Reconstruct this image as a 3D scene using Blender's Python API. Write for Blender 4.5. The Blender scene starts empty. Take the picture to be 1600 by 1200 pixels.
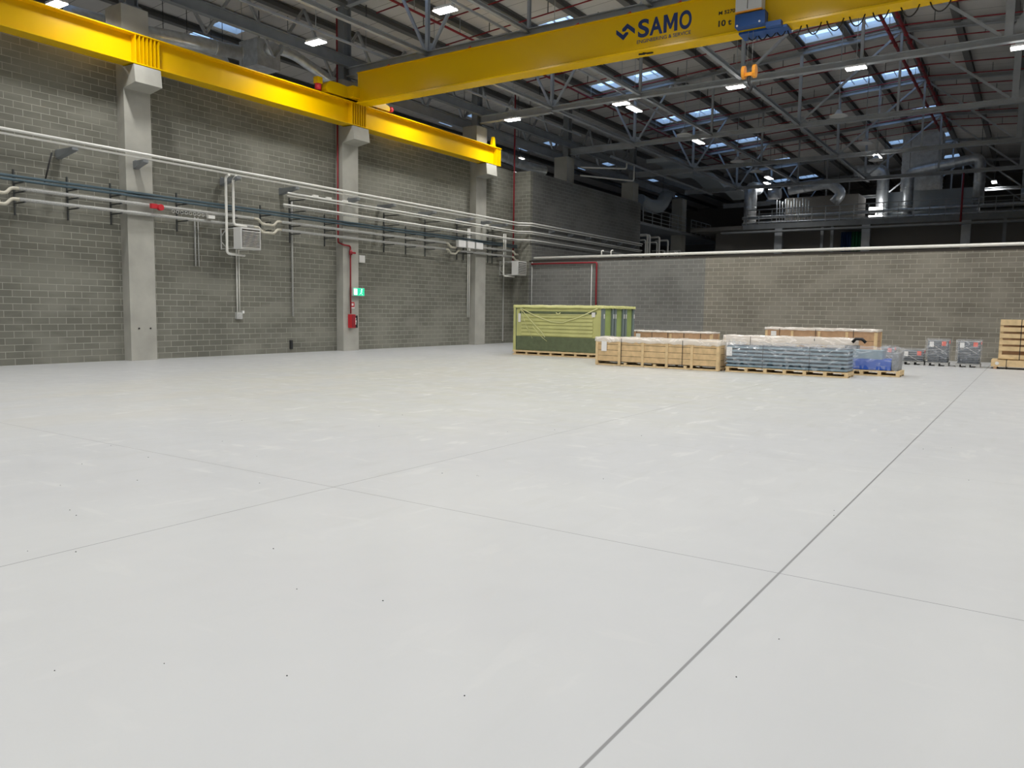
import bpy, math, random
from mathutils import Vector, Matrix
random.seed(7)
S = bpy.context.scene
C = S.collection

# ------------------------------------------------------------------ camera, world, exposure
def make_camera():
    yaw, pitch, roll = math.radians(33.714), math.radians(-5.340), math.radians(.824)
    F = Vector((math.cos(pitch)*math.cos(yaw), math.cos(pitch)*math.sin(yaw), math.sin(pitch)))
    R = F.cross(Vector((0, 0, 1))).normalized(); U = R.cross(F)
    R2 = math.cos(roll)*R + math.sin(roll)*U; U2 = -math.sin(roll)*R + math.cos(roll)*U
    cd = bpy.data.cameras.new('camera'); co = bpy.data.objects.new('camera', cd); C.objects.link(co)
    m = Matrix((R2, U2, -F)).transposed().to_4x4(); m.translation = Vector((0, 0, 1.8))
    co.matrix_world = m
    cd.sensor_width = 36; cd.lens = 1223.6*36/1600; cd.clip_end = 300; cd.clip_start = .05
    S.camera = co
make_camera()
w = bpy.data.worlds.new('sky'); S.world = w; w.use_nodes = True
bgn = w.node_tree.nodes['Background']
bgn.inputs[0].default_value = (.25, .41, .70, 1); bgn.inputs[1].default_value = 3.4
S.view_settings.view_transform = 'Standard'; S.view_settings.look = 'None'
S.view_settings.gamma = 1; S.view_settings.use_curve_mapping = False
S.view_settings.exposure = 0.0
LAMP_W = 172.0

# ------------------------------------------------------------------ helpers
def mat(name, col, rough=.6, metal=0., emis=None, es=1., spec=.5, noise=0., nscale=3., bump=0.):
    m = bpy.data.materials.new(name); m.use_nodes = True; nt = m.node_tree; b = nt.nodes['Principled BSDF']
    b.inputs['Base Color'].default_value = (*col, 1); b.inputs['Roughness'].default_value = rough
    b.inputs['Metallic'].default_value = metal; b.inputs['Specular IOR Level'].default_value = spec
    if emis: b.inputs['Emission Color'].default_value = (*emis, 1); b.inputs['Emission Strength'].default_value = es
    if noise or bump:
        g = nt.nodes.new('ShaderNodeNewGeometry'); n = nt.nodes.new('ShaderNodeTexNoise')
        n.inputs['Scale'].default_value = nscale; n.inputs['Detail'].default_value = 5
        nt.links.new(g.outputs['Position'], n.inputs['Vector'])
        if noise:
            r = nt.nodes.new('ShaderNodeMapRange'); r.inputs[1].default_value = .3; r.inputs[2].default_value = .7
            r.inputs[3].default_value = 1-noise; r.inputs[4].default_value = 1+noise
            nt.links.new(n.outputs[0], r.inputs[0])
            x = nt.nodes.new('ShaderNodeVectorMath'); x.operation = 'SCALE'; x.inputs[0].default_value = col
            nt.links.new(r.outputs[0], x.inputs['Scale']); nt.links.new(x.outputs[0], b.inputs['Base Color'])
        if bump:
            bp = nt.nodes.new('ShaderNodeBump'); bp.inputs['Strength'].default_value = bump
            nt.links.new(n.outputs[0], bp.inputs['Height']); nt.links.new(bp.outputs[0], b.inputs['Normal'])
    return m

def film(name, col, alpha, rough=.18, crease_glint=.0, scale=7.0):
    m = mat(name, col, rough, bump=.6, nscale=14, spec=.7); nt = m.node_tree; b = nt.nodes['Principled BSDF']
    b.inputs['Alpha'].default_value = alpha
    if crease_glint:   # denser pale streaks paint the bright glints along film creases
        g = nt.nodes.new('ShaderNodeNewGeometry'); n = nt.nodes.new('ShaderNodeTexNoise'); n.inputs['Scale'].default_value = scale
        n.inputs['Detail'].default_value = 6; n.inputs['Distortion'].default_value = 1.4
        mp = nt.nodes.new('ShaderNodeMapping'); mp.inputs['Scale'].default_value = (1, .3, 1.1); mp.inputs['Rotation'].default_value = (.5, 0, 0)
        nt.links.new(g.outputs['Position'], mp.inputs[0]); nt.links.new(mp.outputs[0], n.inputs['Vector'])
        a = nt.nodes.new('ShaderNodeMath'); a.operation = 'SUBTRACT'; a.inputs[1].default_value = .5; nt.links.new(n.outputs[0], a.inputs[0])
        c = nt.nodes.new('ShaderNodeMath'); c.operation = 'ABSOLUTE'; nt.links.new(a.outputs[0], c.inputs[0])
        r = nt.nodes.new('ShaderNodeMapRange'); r.inputs[1].default_value = 0; r.inputs[2].default_value = .035; r.inputs[3].default_value = min(1, alpha+crease_glint); r.inputs[4].default_value = alpha
        nt.links.new(c.outputs[0], r.inputs[0]); nt.links.new(r.outputs[0], b.inputs['Alpha'])
    return m

def block_mat(name, c1, c2, mortar, patch=.0):
    m = bpy.data.materials.new(name); m.use_nodes = True; nt = m.node_tree; b = nt.nodes['Principled BSDF']
    b.inputs['Roughness'].default_value = .9; b.inputs['Specular IOR Level'].default_value = .2
    N = nt.nodes.new; L = nt.links.new
    g = N('ShaderNodeNewGeometry'); sp = N('ShaderNodeSeparateXYZ'); L(g.outputs['Position'], sp.inputs[0])
    ad = N('ShaderNodeMath'); L(sp.outputs[0], ad.inputs[0]); L(sp.outputs[1], ad.inputs[1])
    cb = N('ShaderNodeCombineXYZ'); L(ad.outputs[0], cb.inputs[0]); L(sp.outputs[2], cb.inputs[1])
    br = N('ShaderNodeTexBrick'); L(cb.outputs[0], br.inputs['Vector'])
    br.inputs['Color1'].default_value = (*c1, 1); br.inputs['Color2'].default_value = (*c2, 1); br.inputs['Mortar'].default_value = (*mortar, 1)
    br.inputs['Scale'].default_value = 1; br.inputs['Mortar Size'].default_value = .011; br.inputs['Mortar Smooth'].default_value = .35
    br.inputs['Brick Width'].default_value = .5; br.inputs['Row Height'].default_value = .2; br.inputs['Bias'].default_value = -.35
    n = N('ShaderNodeTexNoise'); n.inputs['Scale'].default_value = .35; n.inputs['Detail'].default_value = 6; L(g.outputs['Position'], n.inputs['Vector'])
    r = N('ShaderNodeMapRange'); r.inputs[1].default_value = .35; r.inputs[2].default_value = .65; r.inputs[3].default_value = .84; r.inputs[4].default_value = 1.14
    L(n.outputs[0], r.inputs[0])
    x = N('ShaderNodeVectorMath'); x.operation = 'SCALE'; L(br.outputs[0], x.inputs[0]); L(r.outputs[0], x.inputs['Scale'])
    # mortar washed out in patches (wiped joints)
    n2 = N('ShaderNodeTexNoise'); n2.inputs['Scale'].default_value = .5; n2.inputs['Detail'].default_value = 3
    mp = N('ShaderNodeMapping'); mp.inputs['Scale'].default_value = (1, 1, 2.2); mp.inputs['Location'].default_value = (7, 3, 1)
    L(g.outputs['Position'], mp.inputs[0]); L(mp.outputs[0], n2.inputs['Vector'])
    r2 = N('ShaderNodeMapRange'); r2.inputs[1].default_value = .48; r2.inputs[2].default_value = .62; r2.inputs[3].default_value = 0; r2.inputs[4].default_value = .62
    L(n2.outputs[0], r2.inputs[0])
    mx = N('ShaderNodeMix'); mx.data_type = 'RGBA'; L(r2.outputs[0], mx.inputs[0]); L(x.outputs[0], mx.inputs[6])
    mx.inputs[7].default_value = (*[(a*2+b2*2+c*1.3)/5 for a, b2, c in zip(c1, c2, mortar)], 1)
    L(mx.outputs[2], b.inputs['Base Color'])
    bp = N('ShaderNodeBump'); bp.inputs['Strength'].default_value = .35; bp.inputs['Distance'].default_value = .02
    inv = N('ShaderNodeMath'); inv.operation = 'SUBTRACT'; inv.inputs[0].default_value = 1; L(br.outputs['Fac'], inv.inputs[1])
    L(inv.outputs[0], bp.inputs['Height']); L(bp.outputs[0], b.inputs['Normal'])
    return m

def floor_mat():
    m = bpy.data.materials.new('coated_concrete'); m.use_nodes = True; nt = m.node_tree; b = nt.nodes['Principled BSDF']
    N = nt.nodes.new; L = nt.links.new
    def math_(op, a, c=None):
        n = N('ShaderNodeMath'); n.operation = op
        for i, v in enumerate((a, c)):
            if v is None: continue
            if isinstance(v, (int, float)): n.inputs[i].default_value = v
            else: L(v, n.inputs[i])
        return n.outputs[0]
    def mrange(v, a, c, d, e):
        r = N('ShaderNodeMapRange'); L(v, r.inputs[0])
        for i, q in enumerate((a, c, d, e)): r.inputs[i+1].default_value = q
        return r.outputs[0]
    g = N('ShaderNodeNewGeometry'); sp = N('ShaderNodeSeparateXYZ'); L(g.outputs['Position'], sp.inputs[0])
    X, Y = sp.outputs[0], sp.outputs[1]
    def noise(sc, det, scale=(1, 1, 1), rot=0):
        n = N('ShaderNodeTexNoise'); n.inputs['Scale'].default_value = sc; n.inputs['Detail'].default_value = det
        mp = N('ShaderNodeMapping'); mp.inputs['Scale'].default_value = scale; mp.inputs['Rotation'].default_value = (0, 0, rot)
        L(g.outputs['Position'], mp.inputs[0]); L(mp.outputs[0], n.inputs['Vector']); return n.outputs[0]
    base = N('ShaderNodeMix'); base.data_type = 'RGBA'
    L(mrange(noise(.18, 4), .42, .62, 0, 1), base.inputs[0])
    base.inputs[6].default_value = (.395, .401, .405, 1); base.inputs[7].default_value = (.420, .426, .424, 1)
    # dusty, scuffed zone in front of the stored goods
    dx = math_('MULTIPLY', math_('SUBTRACT', X, 19), .085); dy = math_('MULTIPLY', math_('SUBTRACT', Y, 11.5), .1)
    d2 = math_('ADD', math_('MULTIPLY', dx, dx), math_('MULTIPLY', dy, dy))
    zone = mrange(d2, .15, 1.15, 1, 0)
    streak = mrange(noise(1.3, 10, (1.6, .5, 1), .5), .44, .66, 0, 1)
    k = math_('MULTIPLY', zone, math_('ADD', math_('MULTIPLY', streak, .55), .3))
    dust = N('ShaderNodeMix'); dust.data_type = 'RGBA'; L(k, dust.inputs[0]); L(base.outputs[2], dust.inputs[6]); dust.inputs[7].default_value = (.385, .385, .325, 1)
    # pale yellowish patch towards the left wall
    py = math_('MULTIPLY', mrange(noise(.5, 7, (.5, 1.4, 1)), .42, .7, 0, .55), mrange(math_('ABSOLUTE', math_('SUBTRACT', Y, 15)), 1, 5, 1, 0))
    d3 = N('ShaderNodeMix'); d3.data_type = 'RGBA'; L(py, d3.inputs[0]); L(dust.outputs[2], d3.inputs[6]); d3.inputs[7].default_value = (.42, .395, .335, 1)
    # white tyre scuffs: arcs
    wv = N('ShaderNodeTexWave'); wv.wave_type = 'RINGS'; wv.inputs['Scale'].default_value = .45; wv.inputs['Distortion'].default_value = 9; wv.inputs['Detail'].default_value = 3; wv.inputs['Detail Scale'].default_value = .5
    L(g.outputs['Position'], wv.inputs['Vector'])
    k2 = math_('MULTIPLY', math_('MULTIPLY', mrange(wv.outputs[1], .9, 1, 0, 1), zone), mrange(noise(1.5, 3), .5, .6, 0, .55))
    d4 = N('ShaderNodeMix'); d4.data_type = 'RGBA'; L(k2, d4.inputs[0]); L(d3.outputs[2], d4.inputs[6]); d4.inputs[7].default_value = (.50, .50, .485, 1)
    # short pale scrapes
    zone2 = mrange(d2, .3, 2.2, 1, .12)
    sc = math_('MULTIPLY', mrange(noise(2.6, 3, (.45, 1.5, 1), .9), .60, .66, 0, 1), mrange(noise(.7, 3), .42, .58, 0, 1))
    sc2 = math_('MULTIPLY', mrange(noise(3.1, 3, (1.6, .4, 1), .3), .61, .67, 0, 1), mrange(noise(.8, 3, (1, 1, 1), 2), .42, .58, 0, 1))
    d6 = N('ShaderNodeMix'); d6.data_type = 'RGBA'; L(math_('MULTIPLY', math_('MAXIMUM', sc, sc2), math_('MULTIPLY', zone2, .75)), d6.inputs[0]); L(d4.outputs[2], d6.inputs[6]); d6.inputs[7].default_value = (.53, .53, .51, 1)
    sd = mrange(noise(2.2, 4, (.4, 2.2, 1), .75), .60, .68, 0, 1)
    d7 = N('ShaderNodeMix'); d7.data_type = 'RGBA'; L(math_('MULTIPLY', sd, math_('MULTIPLY', zone2, .3)), d7.inputs[0]); L(d6.outputs[2], d7.inputs[6]); d7.inputs[7].default_value = (.30, .30, .27, 1)
    # saw-cut joints
    tot = None
    for ax, p, hw, a in ((Y, 1.39, .0085, .72), (Y, 5.81, .0042, .95), (Y, 10.2, .004, .12), (X, 5.48, .0036, .9), (X, 10.0, .005, .3), (X, 14.5, .005, .12)):
        v = mrange(math_('ABSOLUTE', math_('SUBTRACT', ax, p)), hw*.7, hw*1.3, a, 0)
        tot = v if tot is None else math_('MAXIMUM', tot, v)
    d5 = N('ShaderNodeMix'); d5.data_type = 'RGBA'; L(tot, d5.inputs[0]); L(d7.outputs[2], d5.inputs[6]); d5.inputs[7].default_value = (.07, .07, .07, 1)
    L(d5.outputs[2], b.inputs['Base Color'])
    L(mrange(noise(2.5, 5), .35, .65, .36, .42), b.inputs['Roughness']); b.inputs['Specular IOR Level'].default_value = .35
    return m

def ceil_mat():
    m = mat('roof_panel_grey', (.60, .58, .55), .7, noise=.06, nscale=.5)
    nt = m.node_tree; b = nt.nodes['Principled BSDF']; N = nt.nodes.new; L = nt.links.new
    src = b.inputs['Base Color'].links[0].from_socket
    g = N('ShaderNodeNewGeometry'); sp = N('ShaderNodeSeparateXYZ'); L(g.outputs['Position'], sp.inputs[0])
    pm = N('ShaderNodeMath'); pm.operation = 'PINGPONG'; pm.inputs[1].default_value = .585; L(sp.outputs[0], pm.inputs[0])
    r = N('ShaderNodeMapRange'); L(pm.outputs[0], r.inputs[0]); r.inputs[1].default_value = .012; r.inputs[2].default_value = .02; r.inputs[3].default_value = .35; r.inputs[4].default_value = 1
    x = N('ShaderNodeVectorMath'); x.operation = 'SCALE'; L(src, x.inputs[0]); L(r.outputs[0], x.inputs['Scale']); L(x.outputs[0], b.inputs['Base Color'])
    return m

M = dict(
    floor=floor_mat(), ceil=ceil_mat(),
    block=block_mat('grey_block', (.170, .168, .140), (.215, .212, .178), (.36, .355, .305)),
    block_far=block_mat('warm_grey_block', (.185, .172, .142), (.23, .215, .18), (.37, .355, .30)),
    block_dark=block_mat('darker_grey_block', (.150, .150, .140), (.180, .180, .168), (.27, .27, .255)),
    conc=mat('precast_concrete', (.38, .372, .33), .85, noise=.12, nscale=1.3, bump=.1),
    plaster=mat('plain_wall', (.19, .18, .165), .9),
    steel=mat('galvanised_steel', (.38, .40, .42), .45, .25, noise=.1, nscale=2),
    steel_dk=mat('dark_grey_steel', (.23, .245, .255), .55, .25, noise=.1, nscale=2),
    rack=mat('slotted_channel', (.07, .075, .075), .6, .4),
    purlin=mat('roof_purlin_grey', (.17, .17, .165), .6, .2),
    yellow=mat('crane_yellow', (.80, .49, .0), .26, spec=.3),
    yellow2=mat('hook_block_orange', (.85, .33, .02), .45),
    blue=mat('hoist_blue', (.015, .07, .24), .45),
    navy=mat('lettering_navy', (.012, .03, .13), .5),
    black=mat('black_rubber', (.012, .012, .014), .6),
    white=mat('white_enamel', (.62, .62, .60), .45),
    pipe_w=mat('white_pipe', (.78, .77, .72), .4),
    pipe_i=mat('insulated_pipe_grey', (.42, .42, .40), .7, noise=.2, nscale=30),
    pipe_c=mat('cream_insulation', (.55, .52, .43), .7),
    pipe_b=mat('blue_grey_pipe', (.09, .14, .17), .5, .2),
    red=mat('sprinkler_red', (.26, .012, .02), .5),
    redb=mat('bright_red', (.55, .02, .03), .5),
    silver=mat('duct_silver', (.72, .76, .80), .35, .6, noise=.15, nscale=4, bump=.2),
    ahu=mat('air_unit_grey', (.36, .40, .43), .5, .2),
    lampbody=mat('lamp_housing', (.6, .6, .6), .5),
    glow=mat('led_diffuser', (1, 1, 1), .5, emis=(1, .98, .94), es=12),
    wood=mat('pine_board', (.62, .44, .235), .75, noise=.16, nscale=5),
    wood2=mat('pale_pine', (.66, .49, .27), .75, noise=.12, nscale=6),
    woodr=mat('reddish_pine', (.45, .28, .16), .75, noise=.12, nscale=6),
    dark=mat('shadow_gap_dark', (.03, .025, .02), .9),
    tarp=film('white_plastic_sheet', (.8, .77, .71), .55, .25, .25, 3),
    clear=film('clear_stretch_film', (.85, .88, .92), .10, .16, .22, 4),
    yfilm=mat('yellow_green_film', (.50, .50, .20), .35, noise=.1, nscale=2, bump=.15),
    yfilm2=mat('green_wrapped_panel', (.28, .36, .12), .45, noise=.12, nscale=2),
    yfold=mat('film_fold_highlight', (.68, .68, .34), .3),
    olive=mat('olive_dark_panel', (.11, .135, .07), .5, noise=.15, nscale=6),
    post=mat('panel_edge_grey', (.15, .19, .19), .5),
    tube=mat('blue_grey_profile', (.23, .32, .38), .4, .3, noise=.1, nscale=3),
    tubegap=mat('profile_groove', (.045, .065, .085), .6),
    blueg=mat('bright_blue_goods', (.02, .09, .45), .5),
    plate=mat('grey_plate_edge', (.22, .235, .25), .5, .3, noise=.25, nscale=20),
    paper=mat('white_paper', (.75, .74, .72), .7),
    orange=mat('orange_sticker', (.75, .09, .04), .6),
    exitg=mat('exit_green_light', (.0, .35, .18), .5, emis=(.02, .62, .33), es=.9),
    exitw=mat('exit_white_light', (.8, 1, .9), .5, emis=(.75, 1, .88), es=1.0),
    green_c=mat('green_curtain', (.01, .10, .04), .7), blue_c=mat('blue_curtain', (.01, .04, .12), .7),
    grit=mat('dark_grit', (.03, .03, .03), .9),
    rope=mat('steel_rope', (.2, .2, .2), .5, .5),
    glassm=film('skylight_glazing', (.7, .85, 1), .05, .1),
)

class MB:
    def __init__(s): s.v = []; s.f = []; s.sm = []
    def add(s, vs, fs, smooth=False):
        o = len(s.v); s.v += [Vector(p) for p in vs]; s.f += [tuple(i+o for i in f) for f in fs]; s.sm += [smooth]*len(fs); return s
    def box(s, a, b):
        x0, x1 = sorted((a[0], b[0])); y0, y1 = sorted((a[1], b[1])); z0, z1 = sorted((a[2], b[2]))
        return s.add([(x0,y0,z0),(x1,y0,z0),(x1,y1,z0),(x0,y1,z0),(x0,y0,z1),(x1,y0,z1),(x1,y1,z1),(x0,y1,z1)],
                     [(0,3,2,1),(4,5,6,7),(0,1,5,4),(1,2,6,5),(2,3,7,6),(3,0,4,7)])
    def beam(s, p, q, w, h, up=(0, 0, 1)):
        p, q = Vector(p), Vector(q); d = (q-p).normalized(); up = Vector(up)
        if abs(d.dot(up)) > .95: up = Vector((1, 0, 0)) if abs(d.x) < .9 else Vector((0, 1, 0))
        a = d.cross(up).normalized()*w/2; u = a.cross(d).normalized()*h/2
        return s.add([p-a-u, p+a-u, p+a+u, p-a+u, q-a-u, q+a-u, q+a+u, q-a+u],
                     [(0,3,2,1),(4,5,6,7),(0,1,5,4),(1,2,6,5),(2,3,7,6),(3,0,4,7)])
    def ibeam(s, p, q, w, h, t=.02, up=(0, 0, 1)):
        p, q = Vector(p), Vector(q); U = Vector(up)
        s.beam(p+U*(h-t)/2, q+U*(h-t)/2, w, t, up); s.beam(p-U*(h-t)/2, q-U*(h-t)/2, w, t, up); s.beam(p, q, t, h-2*t, up); return s
    def tube(s, pts, r, n=8, cap=True):
        pts = [Vector(p) for p in pts]; rings = []; prev = None
        for i, p in enumerate(pts):
            d = ((pts[i+1]-p).normalized() if i < len(pts)-1 else Vector()) + ((p-pts[i-1]).normalized() if i else Vector())
            if d.length < 1e-6: d = pts[i]-pts[i-1]
            d.normalize()
            if prev is None: a = d.orthogonal().normalized()
            else:
                a = prev - d*prev.dot(d); a = a.normalized() if a.length > 1e-5 else d.orthogonal().normalized()
            prev = a; b = d.cross(a); rr = r[i] if isinstance(r, (list, tuple)) else r
            rings.append([p + (a*math.cos(2*math.pi*k/n)+b*math.sin(2*math.pi*k/n))*rr for k in range(n)])
        vs = [v for R in rings for v in R]; m = len(pts)
        s.add(vs, [(i*n+k, i*n+(k+1) % n, (i+1)*n+(k+1) % n, (i+1)*n+k) for i in range(m-1) for k in range(n)], True)
        if cap:
            o = len(s.v)-len(vs)
            s.f += [tuple(o+k for k in range(n))[::-1], tuple(o+(m-1)*n+k for k in range(n))]; s.sm += [False, False]
        return s
    def poly(s, pts, thick):   # planar polygon extruded by vector thick
        t = Vector(thick); n = len(pts); P = [Vector(p) for p in pts]
        return s.add(P+[p+t for p in P], [tuple(range(n))[::-1], tuple(range(n, 2*n))]+[(i, (i+1) % n, n+(i+1) % n, n+i) for i in range(n)])
    def build(s, name, m, parent=None):
        me = bpy.data.meshes.new(name); off = Vector(parent_world(parent)) if parent else Vector()
        me.from_pydata([v-off for v in s.v], [], s.f); me.update()
        me.polygons.foreach_set('use_smooth', s.sm)
        me.materials.append(m); o = bpy.data.objects.new(name, me); C.objects.link(o)
        if parent: o.parent = parent
        return o

def parent_world(p):
    v = Vector()
    while p: v += p.location; p = p.parent
    return v
def box(name, a, b, m, parent=None): return MB().box(a, b).build(name, m, parent)
def tag(o, label, cat, group=None):
    o['label'] = label; o['category'] = cat
    if group: o['group'] = group
    return o
def thing(name, loc, label, cat, group=None):
    o = bpy.data.objects.new(name, None); C.objects.link(o); o.location = loc; o.empty_display_size = .2
    return tag(o, label, cat, group)
def struct(o): o['kind'] = 'structure'; return o
def dup(o, loc, label=None, group=None):
    def cp(a, par):
        c = a.copy(); C.objects.link(c); c.parent = par
        for ch in a.children: cp(ch, c)
        return c
    r = cp(o, None); r.location = loc
    if label: r['label'] = label
    if group: r['group'] = group
    return r
def bend(pts, r=.15, k=4):   # round the corners of a polyline
    P = [Vector(p) for p in pts]; out = [P[0]]
    for i in range(1, len(P)-1):
        a, b, c = P[i-1], P[i], P[i+1]; rr = min(r, (a-b).length*.45, (c-b).length*.45)
        u = b+(a-b).normalized()*rr; v = b+(c-b).normalized()*rr
        for j in range(k+1):
            t = j/k; out.append((1-t)**2*u+2*t*(1-t)*b+t*t*v)
    return out+[P[-1]]
def text_mesh(s, size, offset=0, xs=1.0):
    cu = bpy.data.curves.new('lettering', 'FONT'); cu.body = s; cu.size = size; cu.offset = offset; cu.extrude = .004
    cu.align_x = 'LEFT'; o = bpy.data.objects.new('lettering', cu); C.objects.link(o)
    bpy.context.view_layer.update(); dg = bpy.context.evaluated_depsgraph_get()
    me = bpy.data.meshes.new_from_object(o.evaluated_get(dg)); bpy.data.objects.remove(o); bpy.data.curves.remove(cu)
    for v in me.vertices: v.co.x *= xs
    me.update(); return me
def text_fit(name, s, p0, width, height, m, parent, offset=0, normal='-X'):
    """lettering whose bounding box spans width x height with lower-left corner p0, reading from the room"""
    me = text_mesh(s, 1.0, offset)
    xs = [v.co.x for v in me.vertices]; ys = [v.co.y for v in me.vertices]
    x0, x1, y0, y1 = min(xs), max(xs), min(ys), max(ys)
    off = parent_world(parent) if parent else Vector()
    for v in me.vertices:
        a = (v.co.x-x0)/(x1-x0)*width; b = (v.co.y-y0)/(y1-y0)*height; c = v.co.z
        if normal == '-X': q = Vector((p0[0]-c, p0[1]-a, p0[2]+b))
        else: q = Vector((p0[0]+a, p0[1]-c, p0[2]+b))
        v.co = q-off
    me.materials.clear(); me.materials.append(m); me.update()
    o = bpy.data.objects.new(name, me); C.objects.link(o)
    if parent: o.parent = parent
    return o

# ------------------------------------------------------------------ the shell
YL = 24.8; XP = 36.9; YR = 23.6; RID = 6.29
def ztc(y): return 15.5-.065*abs(y-RID)       # top chord centre
def zp(y): return ztc(y)+.36                  # underside of the roof panels
TR = [24.1, 33.44, 42.8, 52.16, 61.52, 70.88, 80.24]
TRB = [14.74, 5.38, -3.98]                    # trusses overhead and behind the camera
o = box('floor', (-14, -24, -.2), (90, 42, 0), M['floor']); struct(o)
struct(box('wall_left', (-14, YL, 0), (XP+.1, YL+.3, 9.55), M['block']))
struct(box('wall_return', (XP, YR, 0), (XP+.25, YL, 9.45), M['block']))
struct(box('wall_left_rear', (XP+.25, YR, 0), (51.3, YR+.3, 9.45), M['block_dark']))  # dimmer light on this wall is put into its darker block colours
struct(box('wall_far', (XP, -24, 0), (XP+.25, 13.5, 4.5), M['block_far']))
struct(box('wall_far_corner', (XP, 13.5, 0), (XP+.25, YR, 4.5), M['block_dark']))  # this end of the partition uses the darker block tones
struct(box('trim_1', (XP-.02, -24, 4.5), (XP+.27, YR-.02, 4.58), M['dark']))
struct(box('trim_2', (-14, YL-.04, 9.55), (XP+.1, YL+.34, 9.62), M['dark']))
struct(box('wall_right', (-14, -24.3, 0), (90, -24, 17), M['block_far']))
struct(box('wall_back', (-14.3, -24, 0), (-14, 42, 17), M['block']))
struct(box('wall_outer_left', (-14, 42, 0), (90, 42.3, 17), M['plaster']))
struct(box('wall_outer_far', (90, -24, 0), (90.3, 42, 17), M['plaster']))

# skylights (Y ranges) in front of every truss line
SKY = [(8.75, 10.75), (6.45, 8.45), (20.35, 22.4), (18.05, 20.05), (31.6, 33.6), (29.4, 31.3), (-6.0, -3.9)]
openings = []
for xt in TRB+TR:
    for (a, b) in SKY: openings.append((xt-1.75, xt-.3, a, b))
xs = sorted({-14, 90} | {v for q in openings for v in q[:2]}); ys = sorted({-24, 42, RID} | {v for q in openings for v in q[2:]})
cb = MB()
for i in range(len(xs)-1):
    for j in range(len(ys)-1):
        cx, cy = (xs[i]+xs[i+1])/2, (ys[j]+ys[j+1])/2
        if any(q[0] < cx < q[1] and q[2] < cy < q[3] for q in openings): continue
        a, b, c, d = xs[i], xs[i+1], ys[j], ys[j+1]
        cb.poly([(a, c, zp(c)), (b, c, zp(c)), (b, d, zp(d)), (a, d, zp(d))], (0, 0, .12))
ceiling = struct(cb.build('ceiling', M['ceil']))
nwin = 0
for q in openings:
    if q[0] < 15: continue
    nwin += 1; x0, x1, y0, y1 = q
    r = bpy.data.objects.new('window_%d' % nwin, None); C.objects.link(r); r.location = ((x0+x1)/2, (y0+y1)/2, zp((y0+y1)/2)); struct(r)
    f = MB(); t = .05
    for (ya, yb) in ((y0, y0+t), (y1-t, y1)):
        f.poly([(x0, ya, zp(ya)-.04), (x1, ya, zp(ya)-.04), (x1, yb, zp(yb)-.04), (x0, yb, zp(yb)-.04)], (0, 0, .32))
    for (xa, xb) in ((x0, x0+t), (x1-t, x1)):
        f.poly([(xa, y0, zp(y0)-.04), (xb, y0, zp(y0)-.04), (xb, y1, zp(y1)-.04), (xa, y1, zp(y1)-.04)], (0, 0, .32))
    for k in (1, 2):
        yy = y0+(y1-y0)*k/3
        f.box((x0+t, yy-.02, zp(yy)+.06), (x1-t, yy+.02, zp(yy)+.12))
    f.build('window_frame', M['white'], r)
    MB().poly([(x0+t, y0+t, zp(y0)+.16), (x1-t, y0+t, zp(y0)+.16), (x1-t, y1-t, zp(y1)+.16), (x0+t, y1-t, zp(y1)+.16)], (0, 0, .02)).build('glazing', M['glassm'], r)

# purlins under the roof panels
k = -13
while RID+2.32*k < 41.5:
    y = RID+2.32*k; k += 1
    if y < -23.5: continue
    MB().ibeam((-14, y, ztc(y)+.21), (90, y, ztc(y)+.21), .3, .28, .03).build('purlin', M['purlin'], ceiling)

# ------------------------------------------------------------------ roof trusses
def truss(x, label):
    t = thing('roof_truss', (x, RID, 11.4), label, 'roof truss', None)
    zb = 11.57
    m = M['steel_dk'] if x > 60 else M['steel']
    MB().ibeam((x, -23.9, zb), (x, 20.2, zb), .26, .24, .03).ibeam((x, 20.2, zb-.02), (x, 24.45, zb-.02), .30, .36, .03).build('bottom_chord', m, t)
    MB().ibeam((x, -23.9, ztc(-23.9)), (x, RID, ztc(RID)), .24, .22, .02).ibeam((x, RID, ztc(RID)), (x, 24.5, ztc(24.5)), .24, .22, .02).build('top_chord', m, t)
    def bar(name, y0, z0, y1, z1, w=.12): MB().ibeam((x, y0, z0), (x, y1, z1), w, w, .03, up=(1, 0, 0)).build(name, m, t)
    for y in (20.22, 15.58, 10.93, 6.29, -3.0, -7.65, -12.3, -17): bar('post', y, zb+.1, y, ztc(y)-.1, .14 if y in (20.22, 10.93) else .11)
    MB().box((x-.1, 1.35, zb+.12), (x+.1, 1.62, ztc(1.5)-.1)).box((x-.1, .95, zb+.12), (x+.1, 1.1, ztc(1)-.1)).build('post', m, t)
    MB().poly([(x-.01, 1.6, zb+.1), (x-.01, .2, zb+.1), (x-.01, -.6, zb+1.1), (x-.01, .9, zb+1.1)], (.02, 0, 0)).build('gusset_plate', m, t)
    for (a, b, c, d) in ((20.3, zb+.15, 21.75, ztc(21.7)-.1), (20.05, zb+.15, 18.0, ztc(18)-.1), (10.85, zb+.15, 6.4, ztc(6.4)-.1), (1.7, zb+.15, 6.2, ztc(6.2)-.1),
                         (11.0, zb+.15, 15.5, ztc(15.5)-.1), (.9, zb+.15, -3, ztc(-3)-.1)):
        if a == 11.0: continue
        bar('diagonal', a, b, c, d, .1)
    for y in (20.22, 10.93):
        MB().poly([(x-.012, y+.45, zb+.12), (x-.012, y-.45, zb+.12), (x-.012, y-.2, zb+.42), (x-.012, y+.2, zb+.42)], (.024, 0, 0)).build('gusset_plate', m, t)
    return t
t0 = truss(TR[0], 'grey steel roof truss directly behind the yellow bridge crane')
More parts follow.
